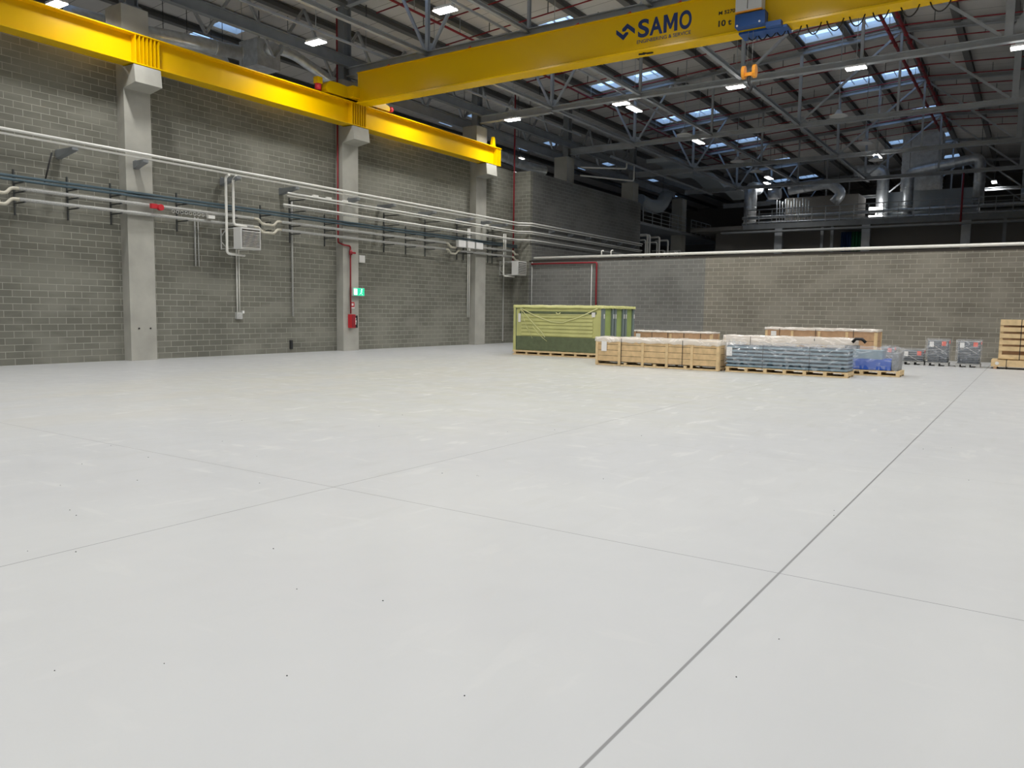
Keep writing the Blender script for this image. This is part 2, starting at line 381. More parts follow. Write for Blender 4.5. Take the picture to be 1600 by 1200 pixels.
names = {33.44: 'second grey roof truss, the one carrying lamps just beyond the crane hook', 42.8: 'third grey roof truss, above the block partition wall',
         52.16: 'fourth grey roof truss, first one beyond the partition wall', 61.52: 'fifth grey roof truss, over the edge of the far mezzanine',
         70.88: 'sixth roof truss, above the mezzanine air ducts', 80.24: 'seventh and farthest dim roof truss'}
for x in TR[1:]: dup(t0, (x, RID, 11.4), names[x])
# steel stub columns on the concrete columns
for x, lb in ((14.72, 'beside the left edge above the nearest concrete column'), (24.1, 'behind the left end of the crane bridge'), (33.44, 'above the third concrete column'), (42.8, 'above the fourth concrete column'), (52.16, 'above the fifth concrete column')):
    t = thing('steel_stub_column', (x, 24.85, 11.2), 'grey steel stub column rising to the roof '+lb, 'column')
    MB().ibeam((x, 24.72, 11.28), (x, 24.72, ztc(24.7)-.1), .36, .44, .04, up=(1, 0, 0)).build('shaft', M['steel_dk'], t)
    MB().box((x-.3, 24.5, 11.2), (x+.3, 25.1, 11.28)).build('base_plate', M['steel_dk'], t)
# longitudinal members
def lbeam(name, y, z, w, h, m, label, cat='beam', x0=-14, x1=63, ib=True):
    b = MB(); (b.ibeam if ib else b.beam)((x0, y, z), (x1, y, z), w, h, *((.03,) if ib else ()))
    return tag(b.build(name, m), label, cat)
lbeam('tie_beam', 20.22, 11.62, .16, .16, M['steel'], 'long grey tie beam joining the trusses nearest the left wall', x0=-13)
lbeam('tie_beam', 15.58, 11.62, .14, .14, M['steel'], 'long grey tie beam second from the left wall between the trusses', x0=-13)
lbeam('tie_beam', 10.93, 11.62, .16, .16, M['steel'], 'long grey tie beam passing behind the crane hook', x0=-13)
lbeam('eaves_beam', 24.4, 11.95, .22, .42, M['steel_dk'], 'deep dark grey eaves beam running along the tops of the concrete columns')
lbeam('outer_beam', 25.9, 11.6, .25, .5, M['steel'], 'pale grey beam running behind the column heads outside the left wall', x0=25.5)
# eaves bracing diagonals outside the wall line
g = thing('eaves_bracing', (20, 26, 12), 'zigzag steel bracing above the left wall behind the eaves beam', 'bracing')
for i in range(16):
    x = 6+i*3.12
    MB().beam((x, 26.1, 11.8), (x+1.56, 26.1, ztc(26)-.1), .1, .1).build('diagonal', M['steel'], g)
    MB().beam((x+3.12, 26.1, 11.8), (x+1.56, 26.1, ztc(26)-.1), .1, .1).build('diagonal', M['steel'], g)

# ------------------------------------------------------------------ concrete columns
def column(x, label, corbel=True, top=11.2, z0=0):
    t = thing('concrete_column', (x, 24.85, z0), label, 'column')
    MB().box((x-.45, 24.4, z0), (x+.45, 25.3, top)).build('shaft', M['conc'], t)
    if corbel:
        MB().poly([(x-.45, 24.4, 9.26), (x-.45, 23.78, 9.26), (x-.45, 23.72, 8.72), (x-.45, 24.4, 8.62)], (.9, 0, 0)).build('corbel', M['conc'], t)
    return t
c = column(14.72, 'nearest concrete column on the left wall with two small holes near its foot')
MB().tube([(14.55, 24.402, 1.05), (14.55, 24.38, 1.05)], .028).build('hole', M['black'], c); MB().tube([(14.95, 24.402, 1.05), (14.95, 24.38, 1.05)], .028).build('hole', M['black'], c)
column(24.1, 'middle concrete column on the left wall carrying the green exit sign')
column(33.44, 'third concrete column under the far end of the yellow runway beam')
column(5.36, 'concrete column on the left wall outside the left edge of the view')
column(42.7, 'head of the fourth concrete column rising above the dark rear wall', False)
column(52.1, 'head of the fifth concrete column at the end of the dark rear wall', False, 11.0)
column(61.4, 'dim concrete column beside the mezzanine railing', False, 11.0)

# ------------------------------------------------------------------ crane runway
rw = thing('crane_runway', (24, 24.0, 9.28), 'long yellow crane runway beam resting on the concrete corbels', 'crane rail')
edges = [5.36, 14.82, 24.1, 34.35]
for i in range(len(edges)):
    x0 = -4 if i == 0 else edges[i-1]; x1 = edges[i]
    gd = MB(); gd.ibeam((x0+.01, 24.08, 9.75), (x1-.01, 24.08, 9.75), .58, .92, .035).build('girder', M['yellow'], rw)
    sp = [x1-.45+.13*j for j in range(7)] if i < 3 else [34.0, 34.17, 34.32]
    for xx in sp: MB().box((xx-.012, 23.81, 9.32), (xx+.012, 24.35, 10.18)).build('stiffener', M['yellow'], rw)
MB().box((-4, 24.0, 10.21), (34.2, 24.1, 10.27)).build('rail', M['dark'], rw)
MB().poly([(33.75, 23.98, 10.21), (34.1, 23.98, 10.21), (34.0, 23.98, 10.75), (33.9, 23.98, 10.75)], (0, .14, 0)).build('end_stop', M['yellow'], rw)
MB().box((34.35, 23.9, 9.9), (34.42, 24.05, 10.05)).build('buffer', M['redb'], rw)

# ------------------------------------------------------------------ bridge crane
XB = 23.75
cr = thing('bridge_crane', (XB, 10, 10.1), 'yellow overhead bridge crane spanning the hall with blue lettering', 'crane')
gd = MB().box((XB, -22, 10.2), (XB+.45, 23.6, 11.3)).box((XB-.08, -22, 10.1), (XB+.53, 23.6, 10.14)).box((XB-.06, -22, 11.3), (XB+.5, 23.6, 11.34))
gd.poly([(XB-.08, 23.6, 10.14), (XB-.08, 23.6, 10.16), (XB, 23.6, 10.2), (XB+.45, 23.6, 10.2), (XB+.53, 23.6, 10.14)], (0, -45.6, 0)).build('main_girder', M['yellow'], cr)
ec = MB(); prof = [(22.25, 10.42), (22.3, 10.62), (22.5, 10.76), (22.9, 10.78), (25.3, 10.66), (25.9, 10.5), (25.95, 10.4), (25.9, 10.3), (22.35, 10.3)]
ec.poly([(a, 23.85, b) for a, b in prof][::-1], (0, .35, 0)).box((23.4, 23.5, 10.3), (24.4, 24.2, 10.75)).build('end_carriage', M['yellow'], cr)
for xx in (22.7, 25.2): MB().tube([(xx, 23.95, 10.41), (xx, 24.15, 10.41)], .14, 14).build('wheel', M['dark'], cr)
dr = MB().tube([(22.0, 24.02, 10.30), (22.0, 24.02, 10.55)], .13, 12).build('drive_motor', M['redb'], cr); box('motor_cap', (21.87, 23.9, 10.55), (22.13, 24.14, 10.8), M['yellow'], dr)
MB().tube([(22.25, 24.2, 10.6), (22.25, 24.2, 10.9)], .1, 10).build('drive_motor', M['silver'], cr)
MB().tube([(25.95, 23.95, 10.4), (26.15, 23.95, 10.44)], .12, 10).build('end_buffer', M['redb'], cr)
box('number_plate', (24.9, 23.83, 10.4), (25.05, 23.85, 10.62), M['black'], cr)
# lettering on the girder side
LX = XB-.002
text_fit('company_lettering', 'S', (LX, 11.20, 10.53), .38, .56, M['navy'], cr, .03)
text_fit('company_lettering', 'A', (LX, 10.80, 10.54), .44, .54, M['navy'], cr, .03)
text_fit('company_lettering', 'O', (LX, 9.81, 10.53), .40, .56, M['navy'], cr, .03)
MB().poly([(LX, 10.33-u*.46, 10.54+v*.54) for u, v in ((0, 0), (0, 1), (.26, 1), (.5, .45), (.74, 1), (1, 1), (1, 0), (.77, 0), (.77, .6), (.56, .16), (.44, .16), (.23, .6), (.23, 0))], (-.005, 0, 0)).build('company_lettering', M['navy'], cr)
text_fit('company_lettering', 'ENGINEERING & SERVICE', (LX, 11.23, 10.36), 1.80, .11, M['navy'], cr, .004)
text_fit('number_lettering', 'M 5270', (LX, 8.56, 10.74), .50, .11, M['black'], cr, .022)
text_fit('load_lettering', '10 t', (LX, 8.56, 10.40), .40, .18, M['black'], cr, .03)
lg = MB()
def chev(pts): lg.poly([(LX, 11.97-u*.66, 10.56+v*.50) for u, v in pts][::-1], (-.005, 0, 0))
chev([(0, .74), (.38, .33), (.50, .47), (.65, .45), (.65, .33), (.39, 0), (0, .45)])
chev([(.59, 1), (1, .57), (1, .26), (.61, .69), (.48, .53), (.33, .55), (.31, .71)])
lg.build('chevron_emblem', M['navy'], cr)
for (y, z) in ((9.9, 11.32), (11.6, 11.32), (13.5, 11.32), (18, 11.32), (22, 11.32)):
    MB().beam((XB-.03, y, z), (XB-.03, y-.15, z+.06), .04, .04).build('cable_clip', M['redb'], cr)
b = MB()
for q in ((0, 0), (.14, .05), (.28, -.03)): b.beam((XB+.1, 11.2-q[0], 10.06+q[1]*.5), (XB+.25, 11.05-q[0], 10.09), .04, .04)
b.build('cable_clamp', M['black'], cr)
# hoist trolley
ho = bpy.data.objects.new('hoist_trolley', None); C.objects.link(ho); ho.parent = cr; ho.location = Vector((23.3, 7.4, 10.2))-Vector(cr.location)
MB().box((23.35, 7.16, 10.58), (23.7, 7.92, 11.55)).build('control_cabinet', M['white'], ho)
MB().box((23.34, 7.56, 10.62), (23.35, 7.575, 11.5)).build('door_seam', M['dark'], ho)
MB().box((23.35, 7.16, 10.54), (23.7, 7.92, 10.58)).build('cabinet_tray', M['yellow2'], ho)
MB().box((23.35, 7.05, 10.14), (23.66, 7.92, 10.5)).box((23.66, 6.5, 10.03), (24.3, 7.9, 10.09)).box((23.45, 6.62, 10.04), (23.65, 7.05, 10.18)).build('trolley_frame', M['blue'], ho)
for (yy, zz) in ((7.85, 10.18), (7.2, 10.2)): MB().tube([(23.35, yy, zz), (23.33, yy, zz)], .03, 8).build('bolt', M['paper'], ho)
MB().tube([(24.6, 6.5, 10.75), (24.6, 8.1, 10.75)], .3, 18).build('rope_drum', M['blue'], ho)
for (yy, xx) in ((7.5, 23.55), (7.36, 23.55)): MB().tube([(xx, yy+.07, 10.03), (xx, yy+.07, 9.0)], .008, 5).build('rope', M['rope'], ho)
hb = bpy.data.objects.new('hook_block', None); C.objects.link(hb); hb.parent = cr; HB = Vector((23.55, 7.50, 8.86)); hb.location = HB-Vector(cr.location)
sh = MB()
for dy in (-.16, .16):
    pts = [(HB.x-.0+.14*math.cos(a), HB.y+dy-.045, HB.z+.02+.19*math.sin(a)) for a in [2*math.pi*i/14 for i in range(14)]]
    sh.poly(pts, (0, .09, 0))
sh.box((HB.x-.06, HB.y-.2, HB.z-.1), (HB.x+.06, HB.y+.2, HB.z-.0)).build('sheave_housing', M['yellow2'], hb)
MB().tube(bend([(HB.x, HB.y, HB.z-.08), (HB.x, HB.y, HB.z-.3), (HB.x, HB.y-.09, HB.z-.38), (HB.x, HB.y-.05, HB.z-.52), (HB.x, HB.y+.06, HB.z-.52), (HB.x, HB.y+.11, HB.z-.42)], .06), [.05]*5+[.045]*18+[.03]*3 if False else .05, 8).build('hook', M['black'], hb)
# festoon cable loops under the girder
fb = MB()
def loop(y0, y1, z0, drop, r=.02):
    fb.tube([(XB+.3, y0+(y1-y0)*i/10, z0-drop*math.sin(math.pi*i/10)**.7) for i in range(11)], r, 6)
for (a, b2, d) in ((7.75, 7.45, .16), (7.45, 7.15, .2), (7.2, 6.9, .17), (6.9, 6.62, .18), (6.6, 6.2, .3), (6.05, 5.65, .3), (5.5, 5.05, .3), (4.9, 4.5, .28), (4.3, 3.9, .26), (3.6, 3.15, .28), (2.9, 2.4, .28)):
    loop(a, b2, 10.1, d)
fb.build('festoon_cable', M['black'], cr)

# ------------------------------------------------------------------ lamps
def lamp_proto(loc, label, long_x=False, power=1.0, group=None):
    x, y, z = loc; t = thing('high_bay_lamp', loc, label, 'lamp', group)
    a, b = ((.55, .16) if long_x else (.18, .36))
    MB().box((x-a*.98, y-b*.98, z+.03), (x+a*.98, y+b*.98, z+.12)).build('housing', M['lampbody'], t)
    if long_x: MB().box((x-a, y-b, z), (x+a, y+b, z+.03)).build('diffuser', M['glow'], t)
    else:
        for s in (-1, 1): MB().box((x+s*.105-.08, y-b, z), (x+s*.105+.08, y+b, z+.03)).build('diffuser', M['glow'], t)
    MB().tube([(x, y, z+.12), (x, y, zp(y)+.02)], .012, 5).build('hanging_rod', M['steel'], t)
    ld = bpy.data.lights.new('lamp_light', 'AREA'); ld.shape = 'RECTANGLE'; ld.size = 2*a; ld.size_y = 2*b
    ld.energy = LAMP_W*power; ld.color = (1, .985, .955); ld.spread = math.radians(150)
    lo = bpy.data.objects.new('lamp_light', ld); C.objects.link(lo); lo.parent = t; lo.location = (0, 0, -.01)
    return t
def lamp_copy(o, loc, label, group=None):
    r = dup(o, loc, label, group)
    for ch in r.children:
        if ch.name.startswith('hanging_rod'): ch.scale.z = (zp(loc[1])+.02-loc[2])/(zp(o.location.y)+.02-o.location.z)
    return r
L0 = lamp_proto((20.3, 22.25, 11.3), 'lit twin-bar lamp above the yellow runway beam left of the crane bridge')
for (x, y, lb) in ((20.35, 16.35, 'lit twin-bar lamp near the top edge above the crane bridge'),
                   (27.15, 22.4, 'lit lamp peeking out just beneath the left part of the crane bridge'),
                   (27.3, 11.2, 'lit lamp touching the underside of the crane bridge below the lettering'),
                   (33.42, 22.5, 'lit lamp under the second truss directly above the third concrete column'),
                   (33.42, 16.5, 'lit lamp under the second truss with a tube lamp right behind it'),
                   (33.46, 11.2, 'lit lamp under the second truss just left of the crane hook'),
                   (33.3, 6.45, 'lit lamp under the second truss crossing a skylight diagonal on the right'),
                   (33.76, 1.05, 'lit lamp cut by the right edge of the picture'),
                   (13.45, 26.65, 'lit twin lamp above the runway beam in the upper left corner'),
                   (42.0, 27.8, 'lit round-looking lamp above the wall corner beside the red riser')):
    lamp_copy(L0, (x, y, 11.3), lb)
for (x, y) in [(27.2, 16.4), (27.2, 6.45), (20.35, 11.2), (20.35, 6.45), (20.35, 1.05), (27.2, 1.05), (13.5, 22.2), (13.5, 16.4), (13.5, 11.2), (13.5, 6.45), (13.5, 1.05)] + \
              [(xx, yy) for xx in (6.7, -.1, -6.9) for yy in (22.2, 16.4, 11.2, 6.4, 1.05, -4.2)] + [(xx, yy) for xx in (13.5, 20.3, 27.2, 33.4) for yy in (-4.2, -9.5)] + [(xx, 33.0) for xx in (6.5, 13.5, 20.3, 27.2, 33.4)] + [(6.7, 26.65)]:  # unseen lamps beyond the left wall are added to light the left bay
    lamp_copy(L0, (x, y, 11.3), 'added twin-bar lamp hidden behind the runway beam to light the left bay', 'unseen hall lamps')
for xx in (20.3, 27.1): lamp_copy(L0, (xx, 26.4, 10.85), 'added twin-bar lamp hidden behind the runway beam to light the left bay', 'unseen hall lamps')  # hidden pair added to brighten the ducts of the left bay
L1 = lamp_proto((34.6, 16.4, 11.3), 'lit slender tube lamp pointing away right beside a twin-bar lamp', True, .8)
lamp_copy(L1, (42.9, 16.35, 11.3), 'lit slender tube lamp over the far partition beside an unlit saucer lamp')
lamp_copy(L1, (52.0, 8.6, 11.3), 'lit slender tube lamp in front of the tall silver duct')
lamp_copy(L1, (56.5, 16.3, 11.3), 'smallest lit tube lamp deep in the dark roof space')
lamp_copy(L1, (65.5, 19.0, 12.4), 'tiny added tube lamp brightening the left end of the far mezzanine')  # this and the next two tubes are added to lift the dim far area
lamp_copy(L1, (70.5, 11.2, 13.0), 'tiny added tube lamp brightening the mezzanine behind the spotted upright duct')
lamp_copy(L1, (70.5, 3.4, 12.0), 'tiny added tube lamp brightening the right end of the far mezzanine')
# unlit saucer lamps
def saucer(loc, label):
    x, y, z = loc; t = thing('saucer_lamp', loc, label, 'lamp')
    MB().tube([(x, y, z), (x, y, z+.05), (x, y, z+.12), (x, y, z+.3)], [.40, .42, .2, .1], 20).build('reflector', M['lampbody'], t)
    MB().tube([(x, y, z+.3), (x, y, zp(y)+.02)], .02, 6).build('hanging_rod', M['steel'], t)
for p, lb in (((40.9, 16.4, 11.3), 'unlit saucer lamp left of the tube lamp above the partition'), ((40.7, 8.56, 11.3), 'nearest unlit saucer lamp at right beneath the skylights'),
              ((47.8, 8.58, 11.3), 'unlit saucer lamp right above the slanted lit tube'), ((49.5, 16.3, 11.3), 'unlit saucer lamp in the dark middle of the roof space'),
              ((53.6, 16.3, 11.3), 'farther unlit saucer lamp in the dark middle of the roof space'), ((51.2, 8.55, 10.95), 'unlit saucer lamp directly below the slanted lit tube')): saucer(p, lb)
# lamp trunking
for y, lb in ((22.25, 'thin grey lamp trunking running above the yellow runway beam'), (16.4, 'thin grey lamp trunking passing over the crane bridge')):
    tag(MB().box((2, y-.03, 11.72), (40, y+.03, 11.8)).build('lamp_trunking', M['steel']), lb, 'conduit')

# ------------------------------------------------------------------ sprinkler pipes
def pipe(name, pts, r, m, label, cat='pipe', n=8, br=.15, group=None):
    return tag(MB().tube(bend(pts, br), r, n).build(name, m), label, cat, group)
for y, z, lb in ((22.3, ztc(22.3)-.35, 'red sprinkler main running away above the lamps on the left'), (6.62, ztc(6.6)-.5, 'left of the two thick red sprinkler mains near the roof ridge'),
                 (6.0, ztc(6)-.45, 'right of the two thick red sprinkler mains near the roof ridge')):
    r = .05 if y > 20 else .075
    t = thing('sprinkler_main', (20, y, z), lb, 'pipe')
    MB().tube([(2, y, z), (64.5, y, z)], r, 10).build('pipe_run', M['red'], t)
    for i in range(20): MB().box((4+i*3.1, y-.012, z), (4.03+i*3.1, y+.012, zp(y))).build('hanger', M['steel'], t)
    if y < 20:
        for i in range(30): MB().tube([(25+i*1.3, y, z), (25.05+i*1.3, y, z)], .095, 10).build('coupling', M['redb'] if i % 3 else M['red'], t)
def branch(x):
    t = thing('sprinkler_branch', (x, 6, 15), 'thin red sprinkler branch pipe with short hangers under the roof panels', 'pipe', 'sprinkler branch pipes')
    MB().tube([(x, -23, ztc(-23)-.12), (x, RID, ztc(RID)-.12), (x, 24, ztc(24)-.12)], .03, 6).build('pipe_run', M['red'], t)
    for j in range(15):
        y = -20+j*3.1+(1.2 if int(x*3) % 2 else 0); MB().box((x-.015, y-.015, ztc(y)-.12), (x+.015, y+.015, zp(y))).build('hanger', M['rack'], t)
    return t
xb = 24.1+1.17
while xb < 66:
    if min(abs(xb-t) for t in TR) > .3: branch(xb)
    xb += 2.34
t = thing('fire_riser', (23.55, 24.3, 4.5), 'red fire riser pipe beside the middle concrete column ending at a red box', 'pipe')
MB().tube(bend([(23.57, 24.6, 14.0), (23.57, 24.6, 4.55), (23.57, 24.32, 4.45), (24.0, 24.32, 4.42), (24.0, 24.32, 1.58)], .08), .035, 8).build('pipe_run', M['red'], t)
MB().tube([(24.0, 24.3, 4.25), (24.0, 24.3, 4.05)], .07, 8).box((23.88, 24.2, 4.1), (24.2, 24.28, 4.18)).build('valve', M['red'], t)
t = thing('fire_riser', (37.2, 24.3, 4.5), 'red riser pipe standing in the far left wall corner', 'pipe')
MB().tube([(36.82, 24.62, 4.6), (36.82, 24.62, 13.9)], .045, 8).build('pipe_run', M['red'], t)
t = thing('hydrant_pipe', (36.8, 19.35, 0), 'red pipe running down the far partition wall behind the yellow wrapped panels', 'pipe')
MB().tube(bend([(36.82, 23.4, 4.38), (36.82, 19.35, 4.38), (36.82, 19.35, .3)], .08), .045, 8).build('pipe_run', M['red'], t)
MB().box((36.84, 19.3, 2.2), (36.895, 19.4, 2.26)).build('bracket', M['rack'], t)
pipe('thin_conduit', [(36.86, 19.66, 4.3), (36.86, 19.66, .4)], .02, M['pipe_w'], 'thin white conduit left of the red pipe on the far partition', n=6)
pipe('thin_conduit', [(36.86, 23.38, 4.5), (36.86, 23.38, .4)], .025, M['pipe_i'], 'thin pale conduit in the far wall corner', n=6)
t = thing('partition_top_pipe', (36.78, 10, 4.7), 'long white pipe lying along the top of the far partition wall', 'pipe')
MB().tube([(36.95, 23.3, 4.70), (36.95, -23.8, 4.70)], .075, 10).build('pipe_run', M['pipe_w'], t)
for yy in (19.15, 18.6): MB().tube(bend([(36.95, yy, 4.75), (36.95, yy, 4.98), (36.95, yy-.12, 4.98)], .08), .035, 6).build('elbow', M['pipe_w'], t)

# wall-mounted fire box, posters, exit sign
t = thing('hydrant_box', (24.05, 24.35, 1.0), 'small red fire box on the middle concrete column', 'fire box')
MB().box((23.92, 24.2, .98), (24.16, 24.4, 1.55)).build('cabinet', M['redb'], t); MB().box((23.94, 24.19, 1.0), (24.14, 24.2, 1.53)).build('door', M['red'], t)
t = thing('notice_board', (24.33, 24.38, 1.0), 'small black notice with pale drawings right of the red fire box', 'notice')
MB().box((24.2, 24.37, .98), (24.46, 24.4, 1.5)).build('panel', M['black'], t)
MB().tube([(24.31, 24.37, 1.36), (24.31, 24.36, 1.36)], .05, 10).tube([(24.33, 24.37, 1.15), (24.33, 24.36, 1.15)], .04, 10).box((24.3, 24.36, 1.2), (24.38, 24.37, 1.3)).build('drawing', M['paper'], t)
t = thing('fire_sign', (24.18, 24.38, 1.85), 'small red and white fire sign above the red box', 'sign')
MB().box((24.06, 24.385, 1.8), (24.3, 24.4, 2.07)).build('panel', M['paper'], t); MB().box((24.06, 24.375, 1.86), (24.28, 24.385, 2.07)).build('red_field', M['redb'], t)
MB().box((24.11, 24.37, 1.92), (24.22, 24.375, 2.02)).build('symbol', M['paper'], t)
t = thing('exit_sign', (24.37, 24.2, 2.35), 'glowing green emergency exit sign on the middle concrete column', 'sign')
MB().box((24.04, 24.2, 2.34), (24.70, 24.38, 2.68)).build('housing', M['white'], t)
MB().box((24.05, 24.19, 2.35), (24.69, 24.2, 2.67)).build('green_field', M['exitg'], t)
a = MB(); a.box((24.07, 24.185, 2.38), (24.26, 24.19, 2.64)); a.poly([(24.5, 24.19, 2.64), (24.56, 24.19, 2.64), (24.56, 24.19, 2.58), (24.5, 24.19, 2.58)], (0, -.005, 0))
a.beam((24.52, 24.187, 2.57), (24.48, 24.187, 2.48), .005, .05, (0, 1, 0)); a.beam((24.48, 24.187, 2.48), (24.56, 24.187, 2.38), .005, .03, (0, 1, 0)); a.beam((24.48, 24.187, 2.48), (24.40, 24.187, 2.40), .005, .03, (0, 1, 0)); a.beam((24.44, 24.187, 2.56), (24.58, 24.187, 2.50), .005, .025, (0, 1, 0))
a.build('pictogram', M['exitw'], t)
t = thing('junction_box', (25.07, 24.72, 3.8), 'square white junction box on the wall right of the middle column', 'box')
MB().box((24.88, 24.68, 3.8), (25.24, 24.8, 4.12)).build('body', M['white'], t); MB().box((24.90, 24.67, 3.82), (25.22, 24.68, 4.10)).build('lid', M['paper'], t)

# ------------------------------------------------------------------ pipe runs on the left wall
t = thing('conduit_run', (20, 23.9, 6.5), 'topmost pair of white conduits running the whole length of the left wall', 'pipe')
def jog(z, y1=23.9, y2=23.35, r=.05, x0=-12, x1=51.2, dz=0): return bend([(x0, y1, z), (36.2, y1, z), (36.75, y2, z-.0+dz), (x1, y2, z+dz-.0)], .1)
MB().tube(jog(6.58), .042, 8).build('upper_conduit', M['pipe_w'], t)
MB().tube(jog(6.46, 23.95, 23.4), .034, 8).build('lower_conduit', M['pipe_w'], t)
t = thing('conduit_run', (30, 23.95, 6.1), 'middle pair of white conduits starting left of the middle column', 'pipe')
MB().tube(jog(6.13, 23.93, 23.38, x0=20.35), .036, 8).build('upper_conduit', M['pipe_w'], t); MB().tube(jog(6.04, 24.0, 23.45, x0=20.4), .026, 8).build('lower_conduit', M['pipe_w'], t)
for xx in (21.6, 22.3, 23.2, 33.2): MB().box((xx, 23.88, 6.13), (xx+.25, 23.98, 6.22)).build('junction', M['pipe_w'], t)
t = thing('conduit_run', (30, 23.95, 5.65), 'lower pair of white conduits below the middle pair on the left wall', 'pipe')
MB().tube(jog(5.68, 23.93, 23.38, x0=20.15), .034, 8).build('upper_conduit', M['pipe_w'], t); MB().tube(jog(5.61, 24.0, 23.45, x0=20.2), .024, 8).build('lower_conduit', M['pipe_i'], t)
for z, lb in ((5.40, 'upper blue-grey pipe along the left wall'), (5.30, 'lower blue-grey pipe along the left wall')):
    pipe('blue_pipe', [(-12, 24.36, z), (36.8, 24.36, z)], .042, M['pipe_b'], lb)
def insul(z, label):
    t = thing('insulated_pipe', (20, 24.25, z), label, 'pipe')
    segs = [(-12, 9.7), (11.0, 19.0), (20.3, 30.3), (31.5, 36.1)]
    for (a, b) in segs: MB().tube([(a, 24.25, z), (b, 24.25, z)], .055, 10).build('straight_run', M['pipe_i'], t)
    for (a, b) in zip([s[1] for s in segs[:-1]], [s[0] for s in segs[1:]]):
        MB().tube(bend([(a, 24.25, z), (a+.25, 24.25, z), (a+.4, 24.25, z-.17), (b-.35, 24.25, z-.17), (b-.2, 24.25, z), (b, 24.25, z)], .08), .048, 10).build('expansion_loop', M['pipe_c'], t)
        MB().tube([(a+.5, 24.5, z-.08), (b-.4, 24.5, z-.08)], .045, 8).build('expansion_loop', M['pipe_c'], t)
    MB().tube(bend([(36.1, 24.25, z), (36.3, 24.25, z), (36.45, 24.25, z-.15), (36.75, 24.25, z-.15)], .1), .058, 10).build('expansion_loop', M['pipe_c'], t)
insul(5.05, 'upper grey insulated pipe with cream bends along the left wall'); insul(4.75, 'lower grey insulated pipe with cream bends along the left wall')
t = thing('red_bell', (15.4, 24.05, 4.95), 'red alarm bell in front of the insulated pipe on the nearest column', 'alarm')
MB().tube([(15.22, 24.15, 5.0), (15.22, 24.02, 5.0)], .10, 14).build('bell', M['redb'], t); MB().box((14.92, 24.08, 4.95), (15.12, 24.2, 5.10)).build('bracket', M['redb'], t)
t = thing('cable_garland', (16, 24.12, 4.93), 'loose bundle of pale cable coils hanging on the upper insulated pipe', 'cable')
b = MB()
for i in range(9): b.tube([(15.7+i*.16+.05*math.cos(a), 24.12, 4.93+.05*math.sin(a)) for a in [k2*.7 for k2 in range(10)]], .012, 5)
b.build('coil', M['pipe_i'], t); MB().box((17.0, 24.05, 4.84), (17.25, 24.18, 4.95)).build('small_box', M['pipe_w'], t)
# racks
def rack(x, label, tall=False, zlo=4.35, y=24.8):
    t = thing('pipe_bracket', (x, y, zlo), label, 'bracket', None)
    yy = y-.045
    MB().box((x-.02, yy, zlo), (x+.02, y, 6.1 if tall else 5.65)).build('channel', M['rack'], t)
    for z in ((4.68, 4.98, 5.24) if not tall else (4.68, 4.98, 5.24, 5.53, 5.97)):
        l = 24.15 if z < 5.4 else 23.85
        MB().beam((x, yy, z), (x, l, z), .04, .035).build('arm', M['rack'], t)
    return t
r0 = rack(12.61, 'slotted black pipe bracket fixed to the left wall under the insulated pipes'); r0['group'] = 'low pipe brackets'
for x in (11.11, 13.95, 16.26, 18.25, 19.75, 22.98, 28.0, 32.45, 35.0, 9.3): dup(r0, (x, 24.8, 4.35))
r1 = rack(21.15, 'tall slotted black pipe bracket carrying five pipe levels on the left wall', True); r1['group'] = 'tall pipe brackets'
for x in (26.54, 29.4, 31.9, 34.6): dup(r1, (x, 24.8, 4.35))
def arm(x, z, y0, y1, parent=None):
    t = thing('conduit_support', (x, y0, z), 'grey cantilever arm holding the topmost white conduits', 'bracket', 'top conduit arms')
    MB().box((x-.03, y0-.02, z-.25), (x+.03, y0, z+.05)).build('back_plate', M['steel_dk'], t)
    MB().poly([(x-.09, y0, z), (x-.09, y1, z), (x-.09, y1, z-.08), (x-.09, y0, z-.24)], (.18, 0, 0)).build('arm', M['steel_dk'], t)
    return t
for x in (12.4, 14.6, 18.1, 20.75, 24.0, 26.2, 29.0, 31.9, 33.5, 35.0, 9.5): arm(x, 6.4, 24.4 if abs(x-14.6) < .3 or abs(x-24) < .3 or abs(x-33.5) < .3 else 24.8, 23.82)
for x in (39, 41.2, 43.4, 45.6, 47.8, 50): arm(x, 6.4, 23.6, 23.28)
tag(MB().tube([(12.2, 24.77, 6.3), (11.95, 24.77, 5.35)], .02, 6).build('hanging_cable', M['black']), 'dark cable drooping below the topmost conduits left of the nearest column', 'cable')
# drops
def drop(pts, r, label, m='pipe_w'): pipe('drop_conduit', pts, r, M[m], label, n=8, br=.12)
drop([(16.92, 24.74, 4.9), (16.92, 24.74, 3.2)], .03, 'left of the twin short grey conduits beneath the pipes left of the heater', 'pipe_i')
drop([(17.05, 24.74, 4.9), (17.05, 24.74, 3.2)], .022, 'right of the twin short grey conduits beneath the pipes left of the heater', 'pipe_i')
drop([(17.75, 23.9, 6.42), (17.75, 24.1, 6.35), (17.75, 24.1, 3.68), (18.5, 24.1, 3.66)], .045, 'white heater pipe looping under the near fan heater')
drop([(18.05, 23.9, 6.42), (18.05, 24.1, 6.3), (18.05, 24.1, 4.72), (18.6, 24.1, 4.70)], .045, 'white heater pipe entering the top of the near fan heater')
drop([(18.62, 24.74, 3.9), (18.62, 24.74, 1.6)], .028, 'left thin conduit dropping from the near heater to a socket')
drop([(18.72, 24.74, 3.9), (18.72, 24.74, 1.6)], .022, 'right thin conduit dropping from the near heater to a socket')
drop([(21.22, 24.72, 6.0), (21.22, 24.72, 1.45)], .036, 'long pale conduit dropping almost to the floor left of the middle column', 'pipe_i')
drop([(32.9, 24.72, 6.0), (32.9, 24.72, 1.42)], .034, 'left of two pale conduits dropping beside the third column')
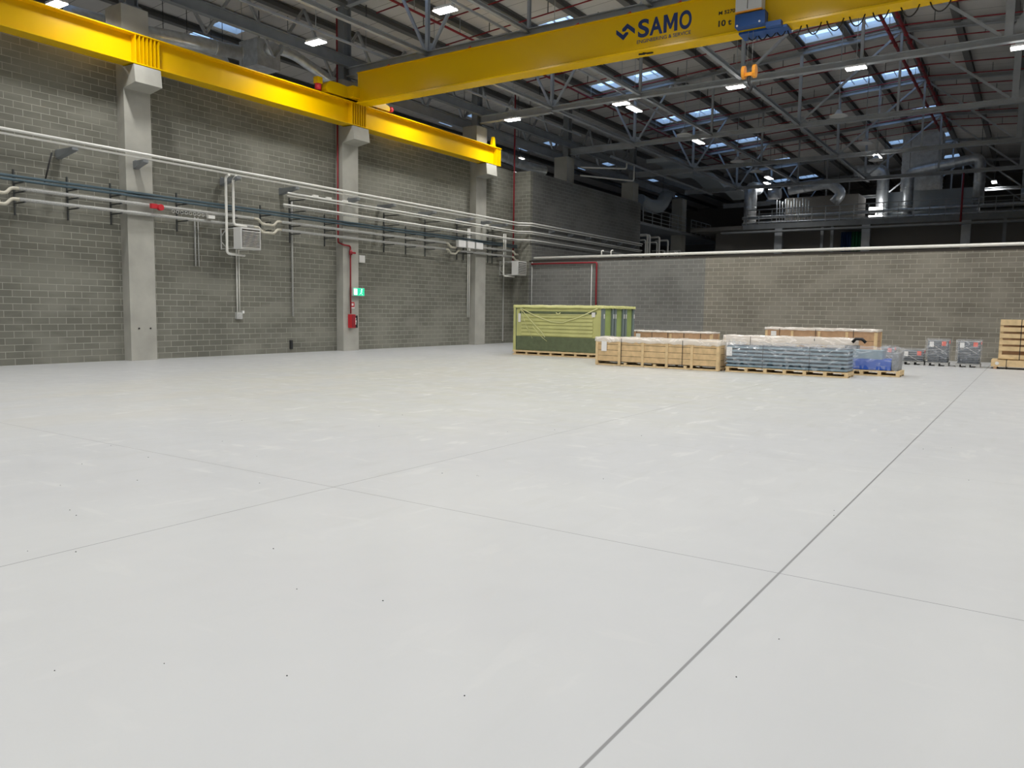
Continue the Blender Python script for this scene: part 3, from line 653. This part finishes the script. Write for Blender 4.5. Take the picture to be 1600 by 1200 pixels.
drop([(33.02-.02, 24.6, 6.0), (33.0, 24.6, 1.42)][:0] or [(32.76, 24.72, 6.0), (32.76, 24.72, 1.42)], .03, 'outer pale conduit dropping beside the third column')
drop([(35.42, 24.3, 5.95), (35.42, 24.3, 3.68), (36.2, 24.1, 3.66)], .042, 'white heater pipe looping under the corner fan heater')
drop([(35.6, 24.3, 5.95), (35.6, 24.3, 4.7)], .035, 'white pipe dropping behind the insulated pipes near the wall corner')
tag(MB().box((36.1, 24.76, .1), (36.16, 24.8, 3.7)).build('drop_conduit', M['pipe_i']), 'thin conduit dropping from the corner fan heater to the floor', 'pipe')
t = thing('wall_socket', (18.67, 24.7, 1.35), 'small grey socket box with a white cap on the left wall', 'socket')
MB().box((18.55, 24.68, 1.35), (18.8, 24.8, 1.6)).build('body', M['pipe_i'], t); MB().box((18.82, 24.7, 1.56), (18.9, 24.8, 1.66)).build('cap', M['paper'], t)
tag(MB().box((21.1, 24.74, .15), (21.22, 24.8, .5)).build('floor_socket', M['black']), 'small black box low on the wall below the long conduit', 'socket')
for (x, lb) in ((31.35, 'leftmost of three white boxes on the pipes near the third column'), (32.08, 'middle of three white boxes on the pipes near the third column'), (32.8, 'rightmost of three white boxes on the pipes near the third column')):
    t = thing('white_box', (x, 24.05, 4.9), lb, 'box')
    MB().box((x-.3, 24.0, 4.91), (x+.3, 24.18, 5.25)).build('body', M['white'], t); MB().box((x-.28, 23.985, 4.93), (x+.28, 24.0, 5.23)).build('lid', M['paper'], t)
# fan heaters
def heater(x, y, z, w, label):
    t = thing('fan_heater', (x, y, z), label, 'heater'); h = .76
    MB().box((x, y-.32, z), (x+w, y+.08, z+h)).build('casing', M['white'], t)
    g = bpy.data.objects.new('grille', None); g.empty_display_size = .1; C.objects.link(g); g.parent = t; g.location = (0, 0, 0)
    MB().box((x+.06, y-.325, z+.06), (x+w-.04, y-.32, z+h-.06)).build('grille_back', M['dark'], g)
    b = MB()
    for i in range(13): b.poly([(x+.07, y-.325, z+.08+i*.047), (x+.07, y-.37, z+.06+i*.047), (x+.07, y-.365, z+.055+i*.047), (x+.07, y-.325, z+.07+i*.047)], (w-.12, 0, 0))
    b.build('louvre', M['pipe_w'], g)
    for zz in (z+.03, z+h-.03):
        MB().beam((x+.03, y+.08, zz), (x+.03, 24.8, zz), .03, .03).build('bracket_arm', M['white'], t)
        MB().beam((x+w-.05, y+.08, zz), (x+w-.05, 24.8, zz), .03, .03).build('bracket_arm', M['white'], t)
    MB().beam((x+.03, 24.45, z+.03), (x+.03, 24.78, z+.28), .03, .03).build('bracket_brace', M['white'], t)
    MB().beam((x+.03, 24.45, z+h-.03), (x+.03, 24.78, z+h-.28), .03, .03).build('bracket_brace', M['white'], t)
    MB().beam((x+.03, 24.78, z), (x+.03, 24.78, z+h), .03, .04).build('bracket_rail', M['white'], t)
heater(17.98, 23.95, 3.86, .86, 'white louvred fan heater on the left wall between the first two columns')
heater(35.75, 23.9, 3.74, .85, 'smaller-looking white fan heater in the far wall corner')

# ------------------------------------------------------------------ left bay ducts above the wall
def duct(name, pts, r, label, m='silver', n=14, br=.5, cat='duct'):
    t = thing(name, pts[0], label, cat); P = bend(pts, br, 5)
    MB().tube(P, r, n).build('duct_run', M[m], t)
    for i in range(1, len(P)):
        a, c2 = Vector(P[i-1]), Vector(P[i]); d = (c2-a).length; k = 0
        while k+1.2 < d and d > 1.3:
            k += 1.2; q = a+(c2-a)*k/d; e = (c2-a).normalized()*.02; MB().tube([q-e, q+e], r+.02, n).build('joint_ring', M[m], t)
    for q in (P[1], P[-2]):
        if q[2] > 9.8: MB().tube([(q[0], q[1], q[2]+r*.9), (q[0], q[1], zp(q[1])+.02)], .015, 5).build('hanger', M['rack'], t)
    return t
duct('round_duct', [(16.0, 28, 11.6), (18.5, 28, 11.95), (21.4, 28, 12.2)], .28, 'silver round duct just above the runway beam near the left skylights')
duct('round_duct', [(15.5, 30, 12.3), (22.0, 30, 12.5), (22.2, 30, 11)], .35, 'silver elbow duct behind the runway beam left of the crane')
duct('flexible_duct', [(23.5, 28.0, 12.9), (24.3, 28.0, 12.9), (25.2, 28, 12.65), (26.5, 28, 12.3), (30, 28, 12.0)], .22, 'curving silver flexible duct left of the crane bridge end')
t = thing('air_box', (22.6, 27.8, 12), 'pale sheet metal air box hanging behind the runway beam', 'air unit')
MB().box((22.3, 28, 12.0), (23.5, 29.2, 13.1)).build('casing', M['silver'], t); MB().tube([(22.8, 28.5, 13.1), (22.8, 28.5, zp(28.5))], .02, 5).build('hanger', M['rack'], t); MB().tube([(22.9, 28.0, 12.75), (22.9, 27.7, 12.75)], .28, 16).build('spigot', M['silver'], t)
duct('round_duct', [(35, 26.5, 11.0), (40.5, 26.5, 10.6), (42, 25.8, 10.4)], .28, 'silver duct behind the wall corner above the red riser')
duct('round_duct', [(36, 27.5, 10.0), (41.5, 27.3, 10.1)], .22, 'lower silver duct behind the wall corner')
for (a, b2, lb) in (((43.4, 24.1, 10.7), (46.3, 23.0, 10.9), 'upper white pipe beside the fourth column head'), ((43.4, 24.1, 10.2), (47.4, 23.0, 10.3), 'lower white pipe beside the fourth column head')):
    pipe('white_pipe', [a, (b2[0], 22.36, b2[2]), (b2[0], 22.36, 11.25)], .05, M['pipe_w'], lb)
tag(MB().box((44, 22.3, 11.25), (62, 22.42, 11.35)).build('cable_tray', M['steel']), 'grey cable tray running away over the dark rear wall', 'conduit')
duct('flexible_duct', [(53.2, 24.6, 9.9), (54.2, 24.3, 9.6), (55.6, 24.0, 9.7), (56.4, 23.9, 10.6)], .5, 'fat grey flexible duct curving beside the fifth column head', 'ahu')
MBt = MB()
for i in range(13):
    x = 50+i*1.4; MBt.beam((x, 21.9, 12.0+.25*math.sin(i*1.3)), (x+1.4, 21.9, 12.0+.25*math.sin((i+1)*1.3)), 1.6, .25)
tag(MBt.build('wrapped_duct', M['ahu']), 'dark foil-wrapped flat duct under the far trusses', 'duct')

# white pipe cluster beyond the partition
b0 = thing('pipe_cluster', (52, 21, 4.5), 'cluster of upright white pipes with elbows in front of the dark plant room', 'pipe')
for (px, z) in ((51.6, 6.9), (51.9, 7.3), (52.3, 7.3), (53.6, 6.9), (54.0, 7.3), (55.0, 6.4), (55.6, 7.2), (57.0, 6.5), (57.5, 6.5), (58.2, 6.6)):
    MB().tube(bend([(px, 23.3, 0), (px, 23.3, z), (px, 24.3, z)], .15), .07 if z > 7 else .05, 8).build('upright_pipe', M['pipe_w'], b0)

# ------------------------------------------------------------------ mezzanine beyond
XM = 61.7
struct(box('trim_3', (XM-.15, -24, 8.35), (XM+.15, 19.6, 8.72), M['steel_dk']))
mz = struct(box('floor_mezzanine', (XM+.16, -24, 8.4), (89.9, 24.0, 8.7), M['plaster']))
struct(box('wall_mezzanine', (XM+2, -24, 0), (XM+2.25, 22.5, 8.38), M['plaster']))
struct(box('floor_gallery', (51.6, 24.0, 8.1), (70, 30, 8.3), M['steel_dk']))
for (yy, lb) in ((16.85, 'left concrete post under the mezzanine edge'), (10.68, 'middle concrete post under the mezzanine edge'), (4.42, 'right concrete post under the mezzanine edge')):
    tag(MB().box((XM-.15, yy-.28, 0), (XM+.25, yy+.28, 8.34)).build('mezzanine_post', M['steel']), lb, 'column')
for (yy, lb) in ((13.7, 'thin steel post left of the green curtain under the mezzanine'), (13.0, 'thin steel post touching the blue curtain under the mezzanine'), (2.2, 'thin post at the right under the mezzanine')):
    tag(MB().box((XM-.05, yy-.1, 0), (XM+.1, yy+.1, 8.34)).build('steel_post', M['steel_dk']), lb, 'column')
def curtain(y0, y1, m, lb):
    b = MB(); n = 16; pts = [(XM+1.2+.08*math.sin(i*1.6), y0+(y1-y0)*i/n) for i in range(n+1)]
    for (a, c2) in zip(pts, pts[1:]): b.beam((a[0], a[1], 4), (c2[0], c2[1], 4), .03, 8.0)
    tag(b.build('strip_curtain', M[m]), lb, 'curtain')
curtain(12.6, 11.9, 'blue_c', 'dark blue plastic curtain under the mezzanine'); curtain(11.85, 10.98, 'green_c', 'dark green plastic curtain beside the blue one under the mezzanine')
def railing(p0, p1, z, h, nposts, label, rails=(1, .72, .45, .2)):
    p0, p1 = Vector(p0), Vector(p1); t = thing('railing', (p0.x, p0.y, z), label, 'railing')
    for k2 in rails: MB().tube([(p0.x, p0.y, z+h*k2), (p1.x, p1.y, z+h*k2)], .035 if k2 == 1 else .02, 6).build('rail', M['steel'], t)
    for i in range(nposts+1):
        q = p0.lerp(p1, i/nposts); MB().beam((q.x, q.y, z), (q.x, q.y, z+h), .05, .05).build('post', M['steel'], t)
railing((XM, 19.4, 0), (XM, -6, 0), 8.72, 1.12, 26, 'long grey guard railing along the edge of the far mezzanine')
railing((52.6, 24.0, 0), (60.8, 24.0, 0), 8.3, 1.1, 5, 'grey guard railing right of the fifth column head')
railing((62.0, 24.0, 0), (66.5, 24.0, 0), 8.3, 1.1, 4, 'short grey guard railing beyond the dim sixth column')
for (z, r, lb) in ((8.9, .09, 'lower long silver pipe behind the mezzanine railing'), (9.35, .12, 'upper long silver pipe behind the mezzanine railing')):
    pipe('service_pipe', [(XM+.9, 20, z), (XM+.9, -8, z)], r, M['silver'], lb)
tag(MB().box((XM-1.2, -10, 8.0), (XM-.6, 21, 8.12)).build('cable_tray', M['steel_dk']), 'wide dark cable tray hanging in front of the mezzanine edge', 'conduit')
# plant on the mezzanine
t = thing('air_handling_unit', (67, 6, 8.7), 'large grey air handling unit behind the mezzanine railing', 'air unit')
MB().box((65.5, 4.1, 8.72), (68.5, 9.9, 11.05)).build('casing', M['ahu'], t)
for yy in (5.6, 7.0, 8.4): MB().box((65.48, yy-.6, 8.9), (65.5, yy+.6, 10.9)).build('access_panel', M['ahu'], t)
t = thing('air_handling_unit', (67, 14, 8.7), 'dark brown-grey air unit left of the big ducts on the mezzanine', 'air unit')
MB().box((66, 12.1, 8.72), (69, 17.6, 11.2)).build('casing', M['plaster'], t)
t = thing('rectangular_duct', (65.5, 7.3, 10.8), 'tall ribbed silver rectangular duct rising from the mezzanine', 'duct')
MB().box((65.6, 6.55, 11.06), (67.4, 9.15, ztc(7)-.2)).build('duct_run', M['silver'], t)
b = MB(); z = 11.2
while z < 15: b.box((65.57, 6.52, z), (67.43, 9.18, z+.05)); z += .28
b.build('stiffening_rib', M['silver'], t)
duct('round_duct', [(64.6, 10.2, 8.7), (64.6, 10.2, 12.6), (64.6, 12.2, 12.7)], .42, 'spotted grey upright duct left of the tall silver duct')
duct('round_duct', [(64.4, 8.45, 8.75), (64.4, 8.45, 12.3), (64.4, 4.0, 12.9), (64.4, 4.0, 9.6)], .36, 'silver duct rising, crossing right and dropping behind the railing')
duct('round_duct', [(64.4, 1.5, 10.2), (64.4, -6, 10.3)], .4, 'horizontal silver duct at the right behind the railing')
duct('round_duct', [(64.5, 17.0, 11.6), (64.5, 13.9, 11.9), (64.5, 13.0, 11.1), (64.5, 13.6, 10.4)], .38, 'silver duct with a bright hooked elbow above the brown-grey air unit')
duct('round_duct', [(64.5, 20.0, 9.2), (64.5, 20.0, 12.0), (66.5, 20.0, 12.2)], .5, 'fat silver upright duct at the left end of the mezzanine')
duct('round_duct', [(64, 18.4, 11.3), (64, 17.5, 11.3)], .42, 'short bright silver duct piece over the mezzanine pipe rack')
t = thing('pipe_manifold', (64.5, 16.7, 8.7), 'dense row of upright thin pipes on the mezzanine', 'pipe')
for i in range(12): MB().tube([(64.3, 17.8-i*.22, 8.7), (64.3, 17.8-i*.22, 10.9-.1*(i % 3))], .04, 6).build('upright_pipe', M['silver'], t)
pipe('fire_pipe', [(XM-.3, 4.75, 11.45), (XM-.3, 4.75, 8.0)], .06, M['red'], 'short red upright pipe in front of the mezzanine railing')
for (y, z, lb) in ((9.9, 8.95, 'lower lit white panel behind the railing'), (9.9, 9.55, 'upper lit white panel behind the railing')):
    tag(MB().box((63.4, 9.9, z), (63.45, 10.9, z+.22)).box((63.42, 10.35, 8.7), (63.44, 10.4, z)).build('lit_panel', M['glow']), lb, 'lamp')

# ------------------------------------------------------------------ stored goods
def planks_face(b, a0, a1, z0, z1, n, fixed, axis, gap=.012, th=.02):
    h = (z1-z0)/n
    for i in range(n):
        lo, hi = z0+i*h+gap/2, z0+(i+1)*h-gap/2
        if axis == 'x': b.box((fixed, a0, lo), (fixed+th, a1, hi))
        else: b.box((a0, fixed, lo), (a1, fixed+th, hi))
def cover(x0, x1, y0, y1, z, drape, m, parent, name='plastic_cover', amp=.03, side=.0):
    nx, ny = 8, 40; V = []; F = []
    ex = .025
    def hgt(i, j): return z+.02+amp*(.5+.5*math.sin(j*1.1+i*.7)*math.cos(j*.37+i))+random.uniform(0, amp*.4)
    grid = {}
    for i in range(nx+1):
        for j in range(ny+1):
            grid[i, j] = len(V); V.append((x0-ex+(x1-x0+2*ex)*i/nx, y0-ex+(y1-y0+2*ex)*j/ny, hgt(i, j)))
    for i in range(nx):
        for j in range(ny): F.append((grid[i, j], grid[i+1, j], grid[i+1, j+1], grid[i, j+1]))
    ring = [(i, 0) for i in range(nx)]+[(nx, j) for j in range(ny)]+[(i, ny) for i in range(nx, 0, -1)]+[(0, j) for j in range(ny, 0, -1)]
    low = []
    for n_, (i, j) in enumerate(ring):
        v = V[grid[i, j]]; low.append(len(V)); cx, cy = (x0+x1)/2, (y0+y1)/2
        V.append((v[0]+(.012 if v[0] > cx else -.012)*random.random(), v[1]+(.012 if v[1] > cy else -.012)*random.random(), z-drape*random.uniform(.75, 1.1)))
    m_ = len(ring)
    for n_ in range(m_):
        a = grid[ring[n_]]; b2 = grid[ring[(n_+1) % m_]]; F.append((a, low[n_], low[(n_+1) % m_], b2))
    b = MB(); b.add(V, F, True); return b.build(name, m, parent)
def strap(b, x0, x1, y, z0, z1, w=.02, e=.028): 
    b.box((x0-e, y-w, z0), (x0-e+.006, y+w, z1)); b.box((x0-e, y-w, z1), (x1+e, y+w, z1+.006)); b.box((x1+e-.006, y-w, z0), (x1+e, y+w, z1))
def crate(x0, x1, y0, y1, h, label, rows=4, bats=5, base=.12, wood='wood', top=True, drape=.12, straps=2, paper=True, group=None):
    t = thing('wooden_crate', ((x0+x1)/2, (y0+y1)/2, 0), label, 'crate', group)
    bs = MB()
    for xx in (x0, (x0+x1)/2-.05, x1-.1): bs.box((xx, y0, .0), (xx+.1, y1, .05))
    n = max(3, int((y1-y0)/1.0))
    for i in range(n+1): yy = y0+(y1-y0-.1)*i/n; bs.box((x0, yy, .05), (x1, yy+.1, base))
    bs.build('skid_base', M['wood2'], t)
    MB().box((x0+.03, y0+.03, base), (x1-.03, y1-.03, h-.03)).build('contents', M['dark'], t)
    b = MB(); planks_face(b, y0, y1, base+.02, h, rows, x0, 'x'); planks_face(b, y0, y1, base+.02, h, rows, x1-.02, 'x')
    planks_face(b, x0, x1, base+.02, h, rows, y0, 'y'); planks_face(b, x0, x1, base+.02, h, rows, y1-.02, 'y'); b.build('side_boards', M[wood], t)
    for i in range(bats):
        yy = y0+.04+(y1-y0-.08)*i/(bats-1)
        for xx, s in ((x0-.022, 1), (x1, 1)): MB().box((xx, yy-.045, .01), (xx+.022, yy+.045, h-.06)).build('batten', M['wood2'], t)
    for xx in (x0+.05, x1-.05): MB().box((xx-.045, y0-.022, .01), (xx+.045, y0, h-.02)).build('batten', M['wood2'], t)
    MB().box((x0, y0, h), (x1, y1, h+.018)).build('lid', M[wood], t)
    for i in range(straps):
        sb = MB(); strap(sb, x0, x1, y0+(y1-y0)*(i+.5)/straps+.12, .08, h+.02, .009); sb.build('strap', M['black'], t)
    if top: cover(x0, x1, y0, y1, h+.02, drape, M['tarp'], t)
    if paper: MB().box((x0-.03, y1-.42, h-.42), (x0-.024, y1-.22, h-.08)).build('label_sheet', M['paper'], t)
    return t
crate(23.98, 24.85, 8.22, 12.55, .9, 'long low pine crate under a crumpled white sheet, nearest in front of the yellow panels', bats=6, rows=4, drape=.14)
crate(31.4, 32.3, 11.1, 14.7, .98, 'reddish pine crate with black straps standing behind the white-sheeted crate', rows=3, bats=3, wood='woodr', straps=5, drape=.03)
crate(30.6, 31.6, 4.75, 8.7, 1.26, 'tallest long pine crate standing at the back near the partition wall', rows=3, bats=5, wood='woodr', drape=.06, straps=3)
crate(27.3, 28.2, 4.95, 9.2, 1.0, 'pine crate under a sagging pale sheet behind the blue-grey profiles', rows=3, bats=6, wood='woodr', drape=.3, straps=2)
# wrapped profiles
def profile_bundle(x0, x1, y0, y1, h, label):
    t = thing('wrapped_profile_bundle', ((x0+x1)/2, (y0+y1)/2, 0), label, 'bundle')
    p = MB()
    for xx in (x0, (x0+x1)/2-.05, x1-.1): p.box((xx, y0, 0), (xx+.1, y1, .04))
    n = 6
    for i in range(n+1): yy = y0+(y1-y0-.12)*i/n; p.box((x0, yy, .04), (x1, yy+.1, .13))
    for xx in (x0, x0+.25, x0+.5, x1-.12): p.box((xx, y0, .13), (xx+.12, y1, .16))
    p.build('pallet', M['wood2'], t)
    MB().box((x0+.06, y0+.04, .17), (x1-.06, y1-.04, h-.03)).build('core', M['tubegap'], t)
    rows = 6; hh = (h-.18)/rows
    for i in range(rows):
        z0 = .17+i*hh
        MB().box((x0+.01, y0+.02, z0+.012), (x1-.01, y1-.02, z0+hh*.62)).build('profile_layer', M['tube'], t)
    sb = MB()
    for k2 in (.3, .68): strap(sb, x0, x1, y0+(y1-y0)*k2, .1, h, .006, .02)
    sb.build('strap', M['black'], t)
    MB().box((x0, y1-.2, h-.36), (x0-.01, y1-.02, h-.08)).build('label_sheet', M['paper'], t)
    cover(x0, x1, y0, y1, h, h-.2, M['clear'], t, 'stretch_film', .05); return t
profile_bundle(24.1, 25.0, 4.45, 8.05, .86, 'long bundle of blue-grey metal profiles in clear film on a pallet')
t = thing('wrapped_pallet_load', (26.1, 4, 0), 'pallet of bright blue goods under clear film beside the blue-grey profiles', 'pallet load')
b = MB()
for xx in (25.6, 26.05, 26.5): b.box((xx, 3.3, 0), (xx+.1, 4.9, .04))
for i in range(4): b.box((25.6, 3.3+i*.5, .04), (26.6, 3.4+i*.5, .13))
b.box((25.6, 3.3, .13), (26.6, 4.9, .17)).build('pallet', M['wood2'], t)
MB().box((25.66, 3.55, .18), (26.5, 4.85, .50)).build('blue_goods', M['blueg'], t)
MB().box((25.7, 3.8, .5), (26.4, 4.85, .76)).build('grey_goods', M['tube'], t)
MB().box((25.72, 3.36, .18), (26.5, 3.54, .7)).build('side_goods', M['plate'], t)
cover(25.62, 26.55, 3.34, 4.88, .8, .62, M['clear'], t, 'stretch_film', .05)
tag(MB().box((26.9, 4.7, 0), (27.2, 5.1, .85)).tube([(27.0, 4.5, .95), (27.0, 4.62, 1.06), (27.0, 4.8, 1.06), (27.0, 4.9, .95)], .05).build('wrapped_fitting', M['black']), 'black arched fitting poking up between the wrapped bundles', 'fitting')

# yellow wrapped panels
def panel_pack(x0, x1, y0, y1, label, front):
    t = thing('wrapped_panel_pack', ((x0+x1)/2, (y0+y1)/2, 0), label, 'wrapped panels')
    p = MB()
    for xx in (x0, (x0+x1)/2-.05, x1-.1): p.box((xx, y0-.06, 0), (xx+.1, y1+.06, .05))
    n = 7
    for i in range(n+1): yy = y0+(y1-y0-.1)*i/n; p.box((x0, yy, .05), (x1, yy+.1, .13))
    p.box((x0-.02, y0-.05, .13), (x1, y1+.05, .2)).build('pallet', M['wood2'], t)
    MB().box((x0+.06, y0+.06, .2), (x1-.06, y1-.06, 1.98)).build('panel_stack', M['yfilm2'], t)
    for (xx, yy) in ((x0, y0), (x1-.16, y0), (x0, y1-.1), (x1-.16, y1-.1)): MB().box((xx, yy, .2), (xx+.16, yy+.1, 2.0)).build('corner_post', M['post'], t)
    for xx in (x0+.04, x1-.06): MB().box((xx, y0-.012, 1.55), (xx+.05, y0, 1.72)).build('label_sheet', M['paper'], t)
    if front:
        MB().box((x0-.0, y0+.1, .22), (x0+.05, y1-.12, .78)).build('dark_lower_board', M['olive'], t)
        MB().box((x0+.02, y0+.1, .78), (x0+.06, y1-.1, 1.98)).build('front_sheet', M['yfilm'], t)
        b = MB()
        for i in range(6): b.poly([(x0-.015, y0+.45, .82+i*.145), (x0+.02, y0+.45, .82+i*.145+.135), (x0+.02, y0+.45, .82+i*.145)], (0, y1-y0-.8, 0))
        b.build('slat', M['yfilm'], t)
        MB().box((x0+.012, y0+.3, 1.70), (x0+.02, y1-.25, 1.80)).build('dark_recess', M['olive'], t)
        MB().box((x0-.01, y0+.35, 1.6), (x0+.0, y0+.5, 1.78)).box((x0-.01, y1-.32, 1.35), (x0, y1-.2, 1.7)).build('label_sheet', M['paper'], t)
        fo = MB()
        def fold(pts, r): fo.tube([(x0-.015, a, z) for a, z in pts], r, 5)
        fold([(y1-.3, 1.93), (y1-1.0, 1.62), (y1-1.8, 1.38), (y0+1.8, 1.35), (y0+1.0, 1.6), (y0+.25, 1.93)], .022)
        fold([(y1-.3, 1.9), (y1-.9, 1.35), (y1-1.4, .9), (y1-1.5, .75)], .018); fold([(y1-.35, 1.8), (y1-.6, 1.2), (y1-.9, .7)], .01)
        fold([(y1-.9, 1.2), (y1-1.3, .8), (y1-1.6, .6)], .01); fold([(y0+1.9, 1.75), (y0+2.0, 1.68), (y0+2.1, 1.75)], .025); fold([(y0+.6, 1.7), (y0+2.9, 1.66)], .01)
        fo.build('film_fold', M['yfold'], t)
        MB().poly([(x0-.02, y1+.02, 2.0), (x0-.02, y1-.08, 2.0), (x0-.02, y1-.10, .2), (x0-.02, y1+.03, .2)], (.03, 0, 0)).build('film_edge', M['yfilm'], t)
    cover(x0, x1, y0, y1, 2.0, .07, M['yfilm'], t, 'film_cap', .03)
panel_pack(27.0, 27.92, 13.85, 17.95, 'yellow-green film-wrapped panel pack on a pallet, nearest of the three', True)
panel_pack(28.0, 28.86, 13.85, 17.95, 'green wrapped panel pack sandwiched between its two neighbours', False)
panel_pack(28.94, 29.8, 13.85, 17.95, 'green wrapped panel pack, rearmost of the three against the red pipe', False)

# grey plate stacks
def plate_stack(x, y0, y1, h, label, n):
    t = thing('plate_stack', (x+.4, (y0+y1)/2, 0), label, 'pallet load'); x1 = x+.8
    p = MB()
    for yy in (y0, (y0+y1)/2-.06, y1-.12): p.box((x, yy, 0), (x1, yy+.12, .1))
    p.box((x, y0, .1), (x1, y1, .13)); p.build('pallet', M['pipe_i'], t)
    hh = (h-.14)/n
    for i in range(n):
        z0 = .14+i*hh; j = random.uniform(-.012, .012)
        MB().box((x+.03, y0+.03+j, z0+.008), (x1-.03, y1-.03+j, z0+hh*.62)).build('plate', M['plate'], t)
    MB().box((x+.06, y0+.06, .14), (x1-.06, y1-.06, h-.03)).build('core', M['tubegap'], t)
    MB().box((x-.0, y1-.24, h-.25), (x-.01, y1-.1, h-.06)).build('label_sheet', M['paper'], t)
    MB().box((x-.0, y0+.1, h-.2), (x-.01, y0+.24, h-.04)).box((x+.02, y0-.012, h-.12), (x+.3, y0, h+.0)).build('warning_sticker', M['orange'], t)
    MB().beam((x-.02, y1-.25, h-.2), (x-.02, y0+.1, h-.45), .006, .03, (1, 0, 0)).build('tape', M['paper'], t)
    cover(x, x1, y0, y1, h, h-.2, M['clear'], t, 'stretch_film', .03)
plate_stack(32.7, 3.42, 4.2, .56, 'low film-wrapped stack of grey plates with a red sticker', 5)
plate_stack(32.6, 2.62, 3.36, .95, 'tall film-wrapped stack of grey plates next to the low stack', 13)
plate_stack(32.6, 1.62, 2.38, .95, 'tall film-wrapped stack of grey plates nearest the slatted crate', 13)
plate_stack(33.2, 4.5, 5.2, .62, 'low dark stack of plates half hidden behind the blue goods', 5)
# right-hand crates
t = thing('wooden_crate', (32.9, -.5, 0), 'low pale pine crate lying flat beneath the slatted crate at the right edge', 'crate')
b = MB()
for yy in (1.2, .25, -.8, -1.9): b.box((32.5, yy-.1, 0), (33.6, yy, .08))
b.build('skid_base', M['woodr'], t)
b = MB().box((32.5, -2, .08), (33.6, 1.28, .32)); b.build('box_body', M['wood2'], t)
MB().tube([(32.5, 1.1, .2), (32.49, 1.1, .2)], .06, 12).build('round_mark', M['paper'], t)
sb = MB(); strap(sb, 32.5, 33.6, .82, .0, .32, .012, .006); sb.build('strap', M['black'], t)
t = thing('slatted_crate', (33, -.4, .33), 'upright slatted pine crate standing on a flat crate at the right edge', 'crate')
for i in range(6):
    z0 = .42+i*.225+(.0 if i else -.06); hgt2 = .15 if i < 5 else .2
    MB().box((32.6, -1.9, z0), (32.63, 1.08, z0+hgt2)).build('slat', M['wood2'], t)
for yy in (1.0, -.4, -1.88): MB().box((32.63, yy-.02, .33), (32.7, yy+.08, 1.74)).build('upright', M['wood2'], t)
MB().box((33.4, -1.9, .33), (33.43, 1.08, 1.74)).build('back_board', M['woodr'], t)
for z0 in (.34, 1.70): MB().box((32.63, -1.9, z0), (33.4, 1.08, z0+.03)).build('end_board', M['wood2'], t)
sb = MB(); strap(sb, 32.6, 33.43, .45, .33, 1.74, .012, .006); sb.build('strap', M['black'], t)
MB().box((32.59, -.3, 1.56), (32.6, .12, 1.72)).box((32.59, -.3, 1.3), (32.6, .2, 1.42)).build('label_sheet', M['paper'], t)

# grit on the floor
b = MB()
for i in range(40):
    d = random.uniform(2.2, 14)**1.0; a = random.uniform(math.radians(3), math.radians(66)); x, y = d*math.cos(a), d*math.sin(a); s = random.uniform(.002, .0045)*(1+d*.06)
    b.poly([(x+s*math.cos(k3)*random.uniform(.6, 1.2), y+s*math.sin(k3), .0008) for k3 in (0, 1.2, 2.4, 3.7, 5)], (0, 0, .003))
g = b.build('floor_grit', M['grit']); tag(g, 'scattered tiny dark specks of grit on the pale floor', 'grit'); g['kind'] = 'stuff'
